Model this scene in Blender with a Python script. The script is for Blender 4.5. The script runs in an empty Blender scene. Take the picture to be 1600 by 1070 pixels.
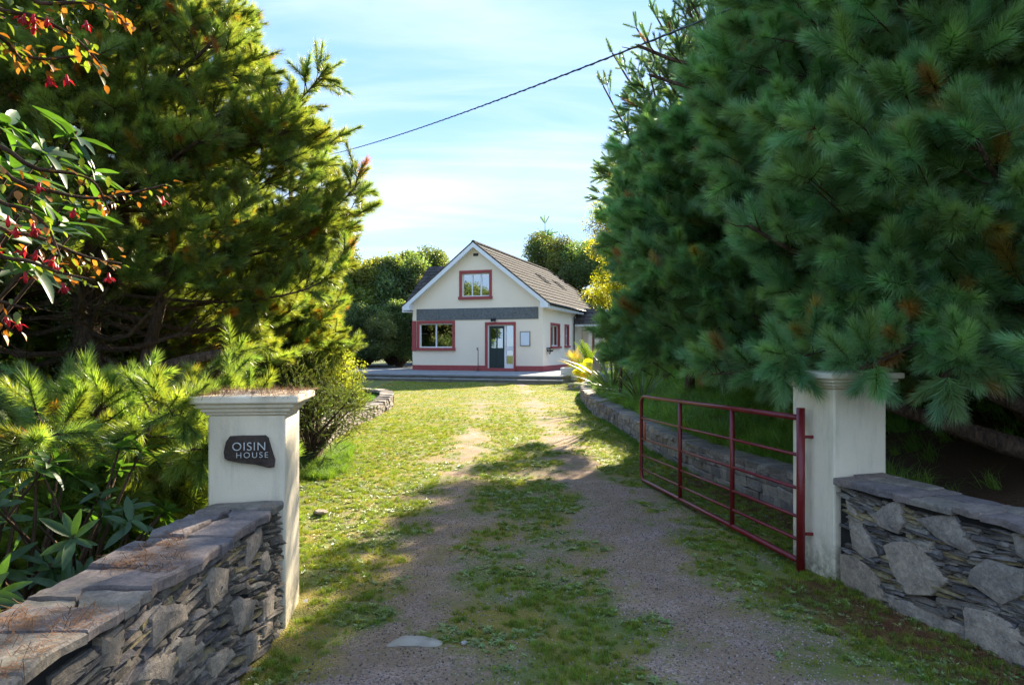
import bpy, bmesh, math, random
import numpy as np
from mathutils import Vector, Matrix, Euler
sc = bpy.context.scene
C = sc.collection
R = math.radians
random.seed(7); NP = np.random.RandomState(11)

# ---------------------------------------------------------------- camera
cam_d = bpy.data.cameras.new('camera'); cam = bpy.data.objects.new('camera', cam_d); C.objects.link(cam)
cam.location = (0, 0, 1.6); cam.rotation_euler = (R(90), 0, 0)
cam_d.lens = 24.0; cam_d.sensor_width = 36; cam_d.shift_y = 9/1600
cam_d.clip_end = 2000; cam_d.clip_start = 0.05
sc.camera = cam
# ---------------------------------------------------------------- light
SUN_AZ, SUN_EL = 20.0, 29.0        # azimuth clockwise from +Y
world = bpy.data.worlds.new('World'); sc.world = world; world.use_nodes = True
wn = world.node_tree; wn.nodes.clear()
def N(t, typ, **kw):
    n = t.nodes.new(typ)
    for k, v in kw.items():
        if hasattr(n, k): setattr(n, k, v)
        else: n.inputs[k.replace('_', ' ')].default_value = v
    return n
sky = wn.nodes.new('ShaderNodeTexSky'); sky.sky_type = 'NISHITA'; sky.sun_disc = False
sky.sun_elevation = R(SUN_EL); sky.sun_rotation = R(SUN_AZ)
sky.air_density = 1.0; sky.dust_density = 0.15; sky.ozone_density = 2.2
tc = wn.nodes.new('ShaderNodeTexCoord')
sep = wn.nodes.new('ShaderNodeSeparateXYZ'); wn.links.new(tc.outputs['Generated'], sep.inputs[0])
zz = N(wn, 'ShaderNodeMath', operation='MAXIMUM'); wn.links.new(sep.outputs[2], zz.inputs[0]); zz.inputs[1].default_value = .0
za = N(wn, 'ShaderNodeMath', operation='ADD'); wn.links.new(zz.outputs[0], za.inputs[0]); za.inputs[1].default_value = .16
dx = N(wn, 'ShaderNodeMath', operation='DIVIDE'); wn.links.new(sep.outputs[0], dx.inputs[0]); wn.links.new(za.outputs[0], dx.inputs[1])
dy = N(wn, 'ShaderNodeMath', operation='DIVIDE'); wn.links.new(sep.outputs[1], dy.inputs[0]); wn.links.new(za.outputs[0], dy.inputs[1])
cb = wn.nodes.new('ShaderNodeCombineXYZ'); wn.links.new(dx.outputs[0], cb.inputs[0]); wn.links.new(dy.outputs[0], cb.inputs[1])
def cloud(scale, rot, sc_xyz, lo, hi, detail, dist, loc=(0,0,0)):
    mp = wn.nodes.new('ShaderNodeMapping'); mp.inputs['Rotation'].default_value = (0, 0, R(rot)); mp.inputs['Scale'].default_value = sc_xyz
    mp.inputs['Location'].default_value = loc
    wn.links.new(cb.outputs[0], mp.inputs[0])
    nz = N(wn, 'ShaderNodeTexNoise'); nz.inputs['Scale'].default_value = scale; nz.inputs['Detail'].default_value = detail
    nz.inputs['Roughness'].default_value = .55; nz.inputs['Distortion'].default_value = dist
    wn.links.new(mp.outputs[0], nz.inputs['Vector'])
    mr = wn.nodes.new('ShaderNodeMapRange'); mr.interpolation_type = 'SMOOTHSTEP'
    mr.inputs['From Min'].default_value = lo; mr.inputs['From Max'].default_value = hi
    wn.links.new(nz.outputs[0], mr.inputs['Value'])
    return mr.outputs[0]
c1 = cloud(.8, 12, (.55, 1.35, 1), .42, .74, 6, .5, (3.1, .4, 0))
c2 = cloud(2.0, -14, (.35, 1.6, 1), .42, .80, 8, 1.0, (1.1, 7.4, 0))
mx = N(wn, 'ShaderNodeMath', operation='MULTIPLY_ADD'); wn.links.new(c2, mx.inputs[0]); mx.inputs[1].default_value = .6; wn.links.new(c1, mx.inputs[2])
mc = N(wn, 'ShaderNodeMath', operation='MULTIPLY'); mc.use_clamp = True; wn.links.new(mx.outputs[0], mc.inputs[0]); mc.inputs[1].default_value = .66
tintn = wn.nodes.new('ShaderNodeMix'); tintn.data_type = 'RGBA'; tintn.blend_type = 'MULTIPLY'; tintn.inputs[0].default_value = 1
gam = wn.nodes.new('ShaderNodeGamma'); gam.inputs[1].default_value = .15; wn.links.new(sky.outputs[0], gam.inputs[0])   # brightness flattened by gamma so more of the dome lights the shade
ev = wn.nodes.new('ShaderNodeMapRange'); ev.interpolation_type = 'SMOOTHSTEP'; ev.inputs['From Max'].default_value = .42; wn.links.new(sep.outputs[2], ev.inputs['Value'])
grad = wn.nodes.new('ShaderNodeMix'); grad.data_type = 'RGBA'; wn.links.new(ev.outputs[0], grad.inputs[0]); grad.inputs[6].default_value = (.72, 1.02, 1.42, 1); grad.inputs[7].default_value = (.45, .78, 1.42, 1)
tintn.inputs[0].default_value = 1; wn.links.new(gam.outputs[0], tintn.inputs[6]); wn.links.new(grad.outputs[2], tintn.inputs[7])
mixc = wn.nodes.new('ShaderNodeMix'); mixc.data_type = 'RGBA'
wn.links.new(mc.outputs[0], mixc.inputs[0]); wn.links.new(tintn.outputs[2], mixc.inputs[6]); mixc.inputs[7].default_value = (1.4, 1.53, 1.66, 1)
bg = wn.nodes.new('ShaderNodeBackground'); bg.inputs[1].default_value = 0.15
wn.links.new(mixc.outputs[2], bg.inputs[0])
wo = wn.nodes.new('ShaderNodeOutputWorld'); wn.links.new(bg.outputs[0], wo.inputs[0])
sl = bpy.data.lights.new('sun', 'SUN'); sl.energy = 3.5; sl.angle = R(.6); sl.color = (1, .88, .68)
so = bpy.data.objects.new('sun', sl); C.objects.link(so)
sdir = Vector((math.sin(R(SUN_AZ))*math.cos(R(SUN_EL)), math.cos(R(SUN_AZ))*math.cos(R(SUN_EL)), math.sin(R(SUN_EL))))
so.rotation_euler = (-sdir).to_track_quat('-Z', 'Y').to_euler(); so.location = (10, 20, 30)
vs = sc.view_settings; vs.view_transform = 'Standard'; vs.look = 'None'; vs.gamma = 1; vs.use_curve_mapping = False
vs.exposure = 2.55
cy = sc.cycles; cy.use_adaptive_sampling = True; cy.adaptive_threshold = 0.012; cy.use_denoising = True; cy.denoising_prefilter = 'NONE'
cy.max_bounces = 6; cy.diffuse_bounces = 4; cy.glossy_bounces = 3; cy.transmission_bounces = 4; cy.transparent_max_bounces = 6
cy.caustics_reflective = False; cy.caustics_refractive = False; cy.sample_clamp_indirect = 6
cy.time_limit = 780

# ---------------------------------------------------------------- helpers
def tag(o, label=None, cat=None, group=None, kind=None):
    for k, v in (('label', label), ('category', cat), ('group', group), ('kind', kind)):
        if v: o[k] = v
    return o
def empty(name, loc=(0,0,0), rz=0, **kw):
    o = bpy.data.objects.new(name, None); C.objects.link(o); o.location = loc; o.rotation_euler = (0, 0, rz)
    o.empty_display_size = .1
    return tag(o, **kw)
def obj(name, me, parent=None, loc=None, rot=None, scale=None, **kw):
    o = bpy.data.objects.new(name, me); C.objects.link(o)
    if parent is not None: o.parent = parent
    if loc is not None: o.location = loc
    if rot is not None: o.rotation_euler = rot
    if scale is not None: o.scale = scale
    return tag(o, **kw)
class MB:
    def __init__(s): s.v = []; s.f = []; s.mi = []
    def add(s, vs_, fs, m=0):
        b = len(s.v); s.v += [tuple(v) for v in vs_]; s.f += [tuple(b+i for i in f) for f in fs]; s.mi += [m]*len(fs); return s
    def box(s, a, b, m=0):
        (x0,y0,z0),(x1,y1,z1) = a, b
        return s.add([(x0,y0,z0),(x1,y0,z0),(x1,y1,z0),(x0,y1,z0),(x0,y0,z1),(x1,y0,z1),(x1,y1,z1),(x0,y1,z1)],
              [(3,2,1,0),(4,5,6,7),(0,1,5,4),(1,2,6,5),(2,3,7,6),(3,0,4,7)], m)
    def tube(s, pts, rad, n=6, m=0, cap=True):
        pts = [Vector(p) for p in pts]; k = len(pts)
        if not hasattr(rad, '__len__'): rad = [rad]*k
        ref = None; vs_ = []
        for i, p in enumerate(pts):
            t = (pts[min(i+1,k-1)] - pts[max(i-1,0)])
            if t.length < 1e-9: t = Vector((0,0,1))
            t.normalize()
            if ref is None: ref = t.orthogonal().normalized()
            ref = (ref - t*ref.dot(t))
            if ref.length < 1e-6: ref = t.orthogonal()
            ref.normalize(); b = t.cross(ref)
            for j in range(n):
                a = 2*math.pi*j/n
                vs_.append(p + (ref*math.cos(a) + b*math.sin(a))*rad[i])
        fs = [(i*n+j, i*n+(j+1)%n, (i+1)*n+(j+1)%n, (i+1)*n+j) for i in range(k-1) for j in range(n)]
        if cap: fs += [tuple(range(n-1,-1,-1)), tuple((k-1)*n+j for j in range(n))]
        return s.add(vs_, fs, m)
    def prism(s, poly, y0, y1, m=0):   # poly in (x,z), counterclockwise seen from -y
        n = len(poly)
        vs_ = [(x,y0,z) for x,z in poly] + [(x,y1,z) for x,z in poly]
        fs = [tuple(range(n)), tuple(range(2*n-1,n-1,-1))] + [(i,(i+n),(i+1)%n+n,(i+1)%n) for i in range(n)]
        return s.add(vs_, fs, m)
    def mesh(s, name, mats, smooth=False, fix=False):
        me = bpy.data.meshes.new(name); me.from_pydata(s.v, [], s.f)
        for m in (mats if isinstance(mats, (list, tuple)) else [mats]): me.materials.append(m)
        me.polygons.foreach_set('material_index', s.mi)
        if smooth: me.polygons.foreach_set('use_smooth', [True]*len(s.f))
        if fix:
            bm = bmesh.new(); bm.from_mesh(me); bmesh.ops.recalc_face_normals(bm, faces=bm.faces); bm.to_mesh(me); bm.free()
        me.update(); return me
def bevel(o, w=.006, seg=2):
    m = o.modifiers.new('bevel', 'BEVEL'); m.width = w; m.segments = seg; m.limit_method = 'ANGLE'; return o
def part(name, mb, mat_, parent, smooth=False, bv=0, **kw):
    o = obj(name, mb.mesh(name, mat_, smooth, fix=True), parent, **kw)
    if bv: bevel(o, bv)
    return o

# value noise
_T = NP.rand(256, 256)
def vn(x, y, s=1.0, o=0):
    x = np.asarray(x, float)*s + 37.3 + o*11.7; y = np.asarray(y, float)*s + 91.1 + o*5.3
    xi = np.floor(x).astype(int); yi = np.floor(y).astype(int); fx = x-xi; fy = y-yi
    fx = fx*fx*(3-2*fx); fy = fy*fy*(3-2*fy)
    a = _T[xi%256, yi%256]; b = _T[(xi+1)%256, yi%256]; c = _T[xi%256, (yi+1)%256]; d = _T[(xi+1)%256, (yi+1)%256]
    return (a*(1-fx)+b*fx)*(1-fy) + (c*(1-fx)+d*fx)*fy
def ss(a, b, x): 
    t = np.clip((np.asarray(x, float)-a)/(b-a), 0, 1); return t*t*(3-2*t)

# ---------------------------------------------------------------- materials
def newmat(name):
    m = bpy.data.materials.new(name); m.use_nodes = True; t = m.node_tree; t.nodes.clear()
    out = t.nodes.new('ShaderNodeOutputMaterial'); return m, t, out
def L(t, a, b): t.links.new(a, b)
def noise(t, vec, scale, detail=4, rough=.6, dist=0):
    n = t.nodes.new('ShaderNodeTexNoise'); n.inputs['Scale'].default_value = scale; n.inputs['Detail'].default_value = detail
    n.inputs['Roughness'].default_value = rough; n.inputs['Distortion'].default_value = dist
    if vec is not None: L(t, vec, n.inputs['Vector'])
    return n.outputs[0]
def mrange(t, v, a, b, c=0, d=1):
    n = t.nodes.new('ShaderNodeMapRange'); n.inputs['From Min'].default_value = a; n.inputs['From Max'].default_value = b
    n.inputs['To Min'].default_value = c; n.inputs['To Max'].default_value = d; L(t, v, n.inputs['Value']); return n.outputs[0]
def cmix(t, f, a, b, bt='MIX'):
    n = t.nodes.new('ShaderNodeMix'); n.data_type = 'RGBA'; n.blend_type = bt
    for i, v in ((0, f), (6, a), (7, b)):
        if hasattr(v, 'default_value'): L(t, v, n.inputs[i])
        else: n.inputs[i].default_value = (v if i == 0 else (*v, 1) if len(v) == 3 else v)
    return n.outputs[2]
def math_(t, op, a, b=None, clamp=False):
    n = t.nodes.new('ShaderNodeMath'); n.operation = op; n.use_clamp = clamp
    for i, v in ((0, a), (1, b)):
        if v is None: continue
        if hasattr(v, 'default_value'): L(t, v, n.inputs[i])
        else: n.inputs[i].default_value = v
    return n.outputs[0]
def bump(t, h, strength=.4, dist=.01):
    n = t.nodes.new('ShaderNodeBump'); n.inputs['Strength'].default_value = strength; n.inputs['Distance'].default_value = dist
    L(t, h, n.inputs['Height']); return n.outputs[0]
def princ(t, out, col, rough=.7, spec=.3, nrm=None, metal=0):
    p = t.nodes.new('ShaderNodeBsdfPrincipled')
    for k, v in (('Base Color', col), ('Roughness', rough), ('Specular IOR Level', spec), ('Metallic', metal)):
        if hasattr(v, 'default_value'): L(t, v, p.inputs[k])
        else: p.inputs[k].default_value = (*v, 1) if hasattr(v, '__len__') else v
    if nrm is not None: L(t, nrm, p.inputs['Normal'])
    if out is not None: L(t, p.outputs[0], out.inputs[0])
    return p
def pos(t):
    g = t.nodes.new('ShaderNodeNewGeometry'); return g.outputs['Position']
def rnd(t):
    o = t.nodes.new('ShaderNodeObjectInfo'); return o.outputs['Random']
def simple(name, col, rough=.6, var=.12, scale=6, spec=.3, bs=.15, bscale=60, metal=0, dirt=None, dirtamt=.4):
    m, t, out = newmat(name); P = pos(t)
    n = noise(t, P, scale, 5)
    c = cmix(t, mrange(t, n, .3, .7), tuple(x*(1-var) for x in col), tuple(min(1, x*(1+var)) for x in col))
    if dirt: c = cmix(t, mrange(t, noise(t, P, scale*.5, 8, .7), .5, .72, 0, dirtamt), c, dirt)
    princ(t, out, c, rough, spec, bump(t, noise(t, P, bscale, 3), bs, .004), metal); return m
def stone(name, cols, lichen=.25, bs=.8, rough=.8, spec=.35):
    m, t, out = newmat(name); P = pos(t); r = rnd(t)
    ramp = t.nodes.new('ShaderNodeValToRGB'); ramp.color_ramp.interpolation = 'CONSTANT'
    e = ramp.color_ramp.elements
    while len(e) < len(cols): e.new(.5)
    for i, c in enumerate(cols): e[i].position = i/len(cols); e[i].color = (*c, 1)
    L(t, r, ramp.inputs[0]); c = ramp.outputs[0]
    n1 = noise(t, P, 9, 8, .7); n2 = noise(t, P, 45, 6, .7, .5)
    c = cmix(t, mrange(t, n1, .3, .75, 0, .75), c, (.5, .5, .5), 'OVERLAY') if False else cmix(t, 1.0, c, cmix(t, mrange(t, n1, .28, .72), (.5, .5, .52), (1.35, 1.28, 1.2)), 'MULTIPLY')
    c = cmix(t, 1.0, c, cmix(t, mrange(t, n2, .3, .7), (.65, .65, .65), (1.3, 1.3, 1.3)), 'MULTIPLY')
    li = noise(t, P, 7, 10, .75, .3)
    c = cmix(t, mrange(t, li, .62, .70, 0, lichen*2), c, (.34, .35, .31))
    mo = noise(t, P, 3.1, 8, .75)
    c = cmix(t, mrange(t, mo, .56, .70, 0, lichen), c, (.12, .13, .035))
    h = math_(t, 'ADD', math_(t, 'MULTIPLY', n1, .6), math_(t, 'MULTIPLY', n2, .5))
    princ(t, out, c, rough, spec, bump(t, h, bs, .015)); return m
def leafmat(name, col, trans=.45, rough=.4, spec=.4, inst=True, tcol=None, var=.25):
    m, t, out = newmat(name)
    if inst:
        a = t.nodes.new('ShaderNodeAttribute'); a.attribute_type = 'INSTANCER'; a.attribute_name = 'tint'
        c = cmix(t, 1.0, a.outputs['Color'], col, 'MULTIPLY')
    else:
        r = rnd(t); c = cmix(t, r, tuple(x*(1-var) for x in col), tuple(x*(1+var) for x in col))
        nz = noise(t, pos(t), 30, 3); c = cmix(t, 1.0, c, cmix(t, mrange(t, nz, .3, .7), (.75, .75, .75), (1.25, 1.25, 1.25)), 'MULTIPLY')
    p = princ(t, None, c, rough, spec)
    tr = t.nodes.new('ShaderNodeBsdfTranslucent')
    tcol = tcol or (1.5, 1.35, .55)
    L(t, cmix(t, 1.0, c, tcol, 'MULTIPLY'), tr.inputs[0])
    mx_ = t.nodes.new('ShaderNodeMixShader'); mx_.inputs[0].default_value = trans
    L(t, p.outputs[0], mx_.inputs[1]); L(t, tr.outputs[0], mx_.inputs[2]); L(t, mx_.outputs[0], out.inputs[0]); return m
def glass_mat():
    m, t, out = newmat('window_glass')
    tr = t.nodes.new('ShaderNodeBsdfTransparent'); tr.inputs[0].default_value = (.55, .60, .60, 1)
    gl = t.nodes.new('ShaderNodeBsdfGlossy'); gl.inputs['Roughness'].default_value = .02
    f = t.nodes.new('ShaderNodeFresnel'); f.inputs[0].default_value = 1.6
    fac = math_(t, 'ADD', f.outputs[0], .42, True)
    mx_ = t.nodes.new('ShaderNodeMixShader'); L(t, fac, mx_.inputs[0]); L(t, tr.outputs[0], mx_.inputs[1]); L(t, gl.outputs[0], mx_.inputs[2])
    L(t, mx_.outputs[0], out.inputs[0]); return m
def bark(name, c1, c2):
    m, t, out = newmat(name); tc_ = t.nodes.new('ShaderNodeTexCoord')
    mp = t.nodes.new('ShaderNodeMapping'); mp.inputs['Scale'].default_value = (1, 1, .25); L(t, tc_.outputs['Object'], mp.inputs[0])
    n = noise(t, mp.outputs[0], 28, 8, .7, .6)
    princ(t, out, cmix(t, mrange(t, n, .35, .65), c1, c2), .9, .15, bump(t, n, 1.0, .03)); return m
def panel_stone():
    m, t, out = newmat('band_stone'); P = pos(t)
    n = noise(t, P, 16, 8, .8, 1.0)
    princ(t, out, cmix(t, mrange(t, n, .38, .62), (.07, .08, .085), (.21, .22, .22)), .75, .3, bump(t, n, .7, .01)); return m
M = {}
M['render'] = simple('cream_render', (.93, .80, .635), .85, .03, 1.2, .15, .25, 90, dirt=(.55, .50, .40), dirtamt=.12)
M['render_side'] = M['render']
def weathered(name, col):
    m, t, out = newmat(name); P = pos(t); mp = t.nodes.new('ShaderNodeMapping'); mp.inputs['Scale'].default_value = (1, 1, .16); L(t, P, mp.inputs[0])
    n = noise(t, P, 2.2, 6); st_ = noise(t, mp.outputs[0], 11, 6, .7); sp_ = t.nodes.new('ShaderNodeSeparateXYZ'); L(t, P, sp_.inputs[0])
    c = cmix(t, mrange(t, n, .3, .7), tuple(x*.9 for x in col), tuple(min(1, x*1.05) for x in col))
    c = cmix(t, mrange(t, st_, .50, .72, 0, .45), c, (.40, .37, .27))
    spl_ = math_(t, 'MULTIPLY', mrange(t, sp_.outputs[2], .34, .0, 0, 1.2), mrange(t, noise(t, P, 14, 8, .75), .35, .6)); c = cmix(t, math_(t, 'MULTIPLY', spl_, .8, True), c, (.20, .17, .09))
    c = cmix(t, mrange(t, noise(t, P, 45, 6, .8), .64, .74, 0, .5), c, (.26, .25, .2))
    princ(t, out, c, .88, .15, bump(t, math_(t, 'ADD', noise(t, P, 130, 3), math_(t, 'MULTIPLY', noise(t, P, 14, 5), .8)), .45, .005)); return m
M['pillar'] = weathered('pillar_render', (.88, .765, .57))
M['old_pillar'] = simple('pillar_render', (.80, .71, .54), .85, .05, 2.2, .15, .35, 120, dirt=(.33, .31, .24), dirtamt=.45)
M['red'] = simple('red_masonry_paint', (.36, .075, .075), .65, .12, 5, .3, .1, 80, dirt=(.22, .07, .06), dirtamt=.35)
M['white'] = simple('white_upvc', (.78, .80, .82), .35, .03, 3, .4, .03, 60)
M['gate'] = simple('gate_red_paint', (.17, .010, .014), .33, .2, 9, .5, .12, 150, dirt=(.16, .035, .02), dirtamt=.5)
M['band'] = panel_stone()
M['glass'] = glass_mat()
M['tile'] = stone('roof_tile', [(.078, .07, .066), (.10, .09, .083), (.066, .060, .058), (.09, .084, .08)], .15, .4, .95, .08)
M['dark'] = simple('dark_plastic', (.02, .022, .025), .4, .1)
M['door'] = simple('door_green', (.018, .035, .038), .35, .1, 5, .4)
M['conc'] = simple('concrete', (.23, .22, .20), .9, .2, 3, .2, .5, 60, dirt=(.09, .09, .07), dirtamt=.7)
M['slab'] = simple('paving', (.27, .27, .27), .85, .15, 1.5, .2, .4, 60, dirt=(.16, .155, .14), dirtamt=.6)
M['slate'] = stone('slate_stone', [(.14, .125, .12), (.22, .195, .175), (.10, .09, .085), (.18, .15, .12), (.26, .235, .19), (.15, .13, .105), (.26, .21, .11)], .30)
M['fieldstone'] = stone('field_stone', [(.36, .305, .245), (.40, .335, .265), (.30, .26, .22), (.37, .295, .22)], .22, 1.0)
M['coping'] = stone('coping_slate', [(.20, .165, .155), (.24, .195, .17), (.17, .15, .15), (.22, .195, .165)], .25, .6)
M['lowstone'] = stone('low_wall_stone', [(.25, .215, .19), (.30, .255, .215), (.19, .165, .155), (.32, .27, .22), (.22, .175, .14)], .35, .9)
M['core'] = simple('wall_core', (.022, .02, .018), .95, .3)
M['plaque'] = stone('plaque_stone', [(.075, .055, .045)], .1, .8)
M['letter'] = simple('letter_paint', (.60, .60, .56), .7, .2, 60)
M['bark'] = bark('pine_bark', (.035, .025, .018), (.17, .11, .075))
M['barkt'] = bark('twig_bark', (.05, .03, .018), (.14, .085, .05))
M['needle'] = leafmat('pine_needle_blue', (.190, .340, .145), .42, .33, .95, tcol=(1.5, 1.5, .6))
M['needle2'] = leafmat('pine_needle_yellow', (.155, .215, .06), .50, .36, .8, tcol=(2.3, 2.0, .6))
M['leaf'] = leafmat('broad_leaf', (.12, .165, .07), .42, .45, .35, tcol=(2.0, 1.9, .5))
M['grass'] = leafmat('grass_blade', (.125, .225, .045), .40, .5, .3, tcol=(1.7, 1.5, .4))
M['weed'] = leafmat('weed_leaf', (.25, .32, .11), .3, .4, .5)
M['rhodo'] = leafmat('rhododendron_leaf', (.050, .095, .028), .36, .42, .45, inst=False, tcol=(2.6, 3.0, .6))
M['fuch'] = leafmat('fuchsia_leaf', (.13, .17, .035), .45, .5, .4, inst=False, tcol=(1.8, 1.8, .5), var=.5)
M['orange'] = leafmat('autumn_leaf', (.36, .17, .04), .45, .4, .3, inst=False, tcol=(1.3, 1, .4), var=.4)
M['redfl'] = leafmat('red_petal', (.50, .02, .03), .35, .4, .3, inst=False, tcol=(1.2, 1, 1))
M['flax'] = leafmat('flax_leaf', (.12, .17, .06), .35, .4, .4, inst=False, var=.45)
M['ivy'] = leafmat('ivy_leaf', (.03, .06, .02), .3, .35, .4)
# ---------------------------------------------------------------- pixel-to-place helpers (design measurements taken from the photograph)
F_ = 1067.0
def ray(px, py): return Vector(((px-800)/F_, 1.0, (544-py)/F_))
CAM = Vector((0, 0, 1.6))
def on_plane(px, py, P, Nn):
    d = ray(px, py); P = Vector(P); Nn = Vector(Nn)
    return CAM + d*((P-CAM).dot(Nn)/d.dot(Nn))
def at(px, py, y): return CAM + ray(px, py)*y

# ---------------------------------------------------------------- terrain
RW = [(2.95, 5.1), (2.86, 6.0), (2.78, 6.9), (2.58, 8.0), (2.42, 9.2), (2.24, 11.3), (2.12, 14), (1.98, 16.3), (1.95, 18.2), (2.02, 20.2), (2.22, 21.8), (2.62, 22.9), (3.2, 23.6), (4.2, 24.1)]
LW = [(-3.05, 11.2), (-3.30, 12.6), (-3.28, 14.0), (-3.17, 15.6), (-3.12, 17.2), (-3.18, 18.4), (-3.42, 19.3), (-3.95, 19.95), (-4.7, 20.3), (-5.8, 20.5), (-7.2, 20.4)]
def interp(p, y):
    ys = [q[1] for q in p]; xs = [q[0] for q in p]; return np.interp(y, ys, xs)
def base_z(y): return np.interp(y, [-5, 3.5, 6, 9, 13, 17, 22, 26.5, 40, 60, 90, 300], [0, 0, -.02, -.07, -.05, .02, .17, .27, .35, .5, 1.5, 6])
def bank_s(x, y):
    xr = np.where(y < 24.1, interp(RW, np.minimum(y, 24.1)), 4.2 + (y-24.1)*.2)
    return np.asarray(x) - xr
def gz(x, y):
    x = np.asarray(x, float); y = np.asarray(y, float)
    z = base_z(y) + (vn(x, y, .9) - .5)*.05 + (vn(x, y, 3.1, 2)-.5)*.018
    s = bank_s(x, y); yb = ss(4.6, 5.4, y)
    up = .33*ss(.10, .3, s) + np.clip(s-.3, 0, 3.2)*.26 + (vn(x, y, 1.3, 5)-.5)*.14*ss(.3, 1, s)
    z = z + up*yb*(1-ss(24, 26.5, y)*.6)
    yl = np.minimum(np.maximum(y, 11.2), 19.3)
    sl_ = interp(LW, yl) - x
    up = .20*ss(.12, .35, sl_)*ss(10.8, 11.6, y)*(1-ss(19.2, 20.0, y))
    return z + up
def cover(x, y):
    x = np.asarray(x, float); y = np.asarray(y, float)
    tr = np.exp(-((x-(1.15-.035*(y-3)))/.30)**2) + np.exp(-((x-(-.55-.02*(y-3)))/.28)**2)*.75 
    c = .66 + .34*(vn(x, y, .8, 3)-.5) + .45*(vn(x, y, 2.6, 4)-.5) + .45*(vn(x, y, 7.5, 6)-.5)
    c = c - tr*.54*(1-.35*ss(8, 18, y)) + .16*ss(8, 15, y) + .18*ss(1.5, 2.2, x)*ss(2.9, 3.6, y) + .18*ss(-.95, -1.7, x) - .06*ss(5, 3, y)
    return np.clip(c, 0, 1.1)
def mean_z(x, y): return float(gz(x, y))

xs = np.concatenate([np.arange(-150, -20, 10), np.arange(-20, -5, .75), np.arange(-5, 7, .11), np.arange(7, 20, .8), np.arange(20, 151, 10)])
ys = np.concatenate([np.arange(-60, -2, 8), np.arange(-2, 2, .5), np.arange(2, 14, .11), np.arange(14, 29, .2), np.arange(29, 60, 1.5), np.arange(60, 260, 12)])
X, Y = np.meshgrid(xs, ys); Z = gz(X, Y)
nx, ny = len(xs), len(ys)
idx = np.arange(nx*ny).reshape(ny, nx)
faces = np.stack([idx[:-1,:-1], idx[:-1,1:], idx[1:,1:], idx[1:,:-1]], -1).reshape(-1, 4)
gm = bpy.data.meshes.new('ground')
gm.from_pydata(np.stack([X.ravel(), Y.ravel(), Z.ravel()], 1).tolist(), [], faces.tolist())
cv = cover(X, Y).ravel()
s_ = bank_s(X, Y).ravel(); lawn = np.maximum(ss(.05, .4, s_)*ss(4.8, 5.5, Y.ravel()), ss(.1, .5, (interp(LW, np.clip(Y, 11.2, 20.5))-X).ravel()))
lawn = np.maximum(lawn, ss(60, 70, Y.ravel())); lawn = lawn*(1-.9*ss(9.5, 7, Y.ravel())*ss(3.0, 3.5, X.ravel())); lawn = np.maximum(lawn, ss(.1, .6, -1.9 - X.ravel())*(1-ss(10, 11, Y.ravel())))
ca = gm.color_attributes.new('cover', 'FLOAT_COLOR', 'POINT')
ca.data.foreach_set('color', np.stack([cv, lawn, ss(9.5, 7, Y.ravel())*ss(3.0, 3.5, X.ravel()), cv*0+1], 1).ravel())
gm.polygons.foreach_set('use_smooth', [True]*len(gm.polygons))
def ground_mat():
    m, t, out = newmat('gravel_and_moss'); P = pos(t)
    a = t.nodes.new('ShaderNodeAttribute'); a.attribute_name = 'cover'
    sp = t.nodes.new('ShaderNodeSeparateColor'); L(t, a.outputs['Color'], sp.inputs[0])
    cov, lwn = sp.outputs[0], sp.outputs[1]
    vor = t.nodes.new('ShaderNodeTexVoronoi'); vor.inputs['Scale'].default_value = 85; L(t, P, vor.inputs['Vector'])
    vcol = t.nodes.new('ShaderNodeSeparateColor'); L(t, vor.outputs['Color'], vcol.inputs[0])
    g1 = cmix(t, vcol.outputs[0], (.24, .155, .112), (.66, .47, .36))
    big = noise(t, P, .9, 4)
    g = cmix(t, mrange(t, big, .45, .62, 0, .8), g1, cmix(t, 1.0, g1, (.80, .80, .98), 'MULTIPLY'))
    brown = cmix(t, noise(t, P, 40, 6, .8), (.17, .11, .062), (.44, .30, .18))
    g = cmix(t, mrange(t, noise(t, P, 2.2, 6, .7), .32, .56, 0, .85), g, brown)
    fine = noise(t, P, 16, 8, .75)
    mossf = math_(t, 'ADD', cov, math_(t, 'MULTIPLY', math_(t, 'SUBTRACT', fine, .5), 1.3))
    moss = cmix(t, noise(t, P, 60, 6, .8), (.14, .115, .016), (.38, .31, .05))
    mossg = cmix(t, noise(t, P, 50, 6, .8), (.08, .12, .022), (.23, .27, .06))
    moss = cmix(t, mrange(t, noise(t, P, 1.4, 4), .42, .58), moss, mossg)
    c = cmix(t, mrange(t, mossf, .24, .60, 0, .9), g, moss)
    lw = cmix(t, noise(t, P, 35, 6, .8), (.05, .07, .02), (.15, .17, .045))
    c = cmix(t, lwn, c, lw)
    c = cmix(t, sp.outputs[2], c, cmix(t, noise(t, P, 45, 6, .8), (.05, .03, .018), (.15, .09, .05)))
    h = math_(t, 'ADD', math_(t, 'MULTIPLY', vor.outputs['Distance'], -1.2), math_(t, 'ADD', fine, noise(t, P, 130, 4)))
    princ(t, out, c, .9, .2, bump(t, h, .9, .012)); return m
gm.materials.append(ground_mat()); gm.update()
ground = obj('driveway_ground', gm); tag(ground, kind='structure')

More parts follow.
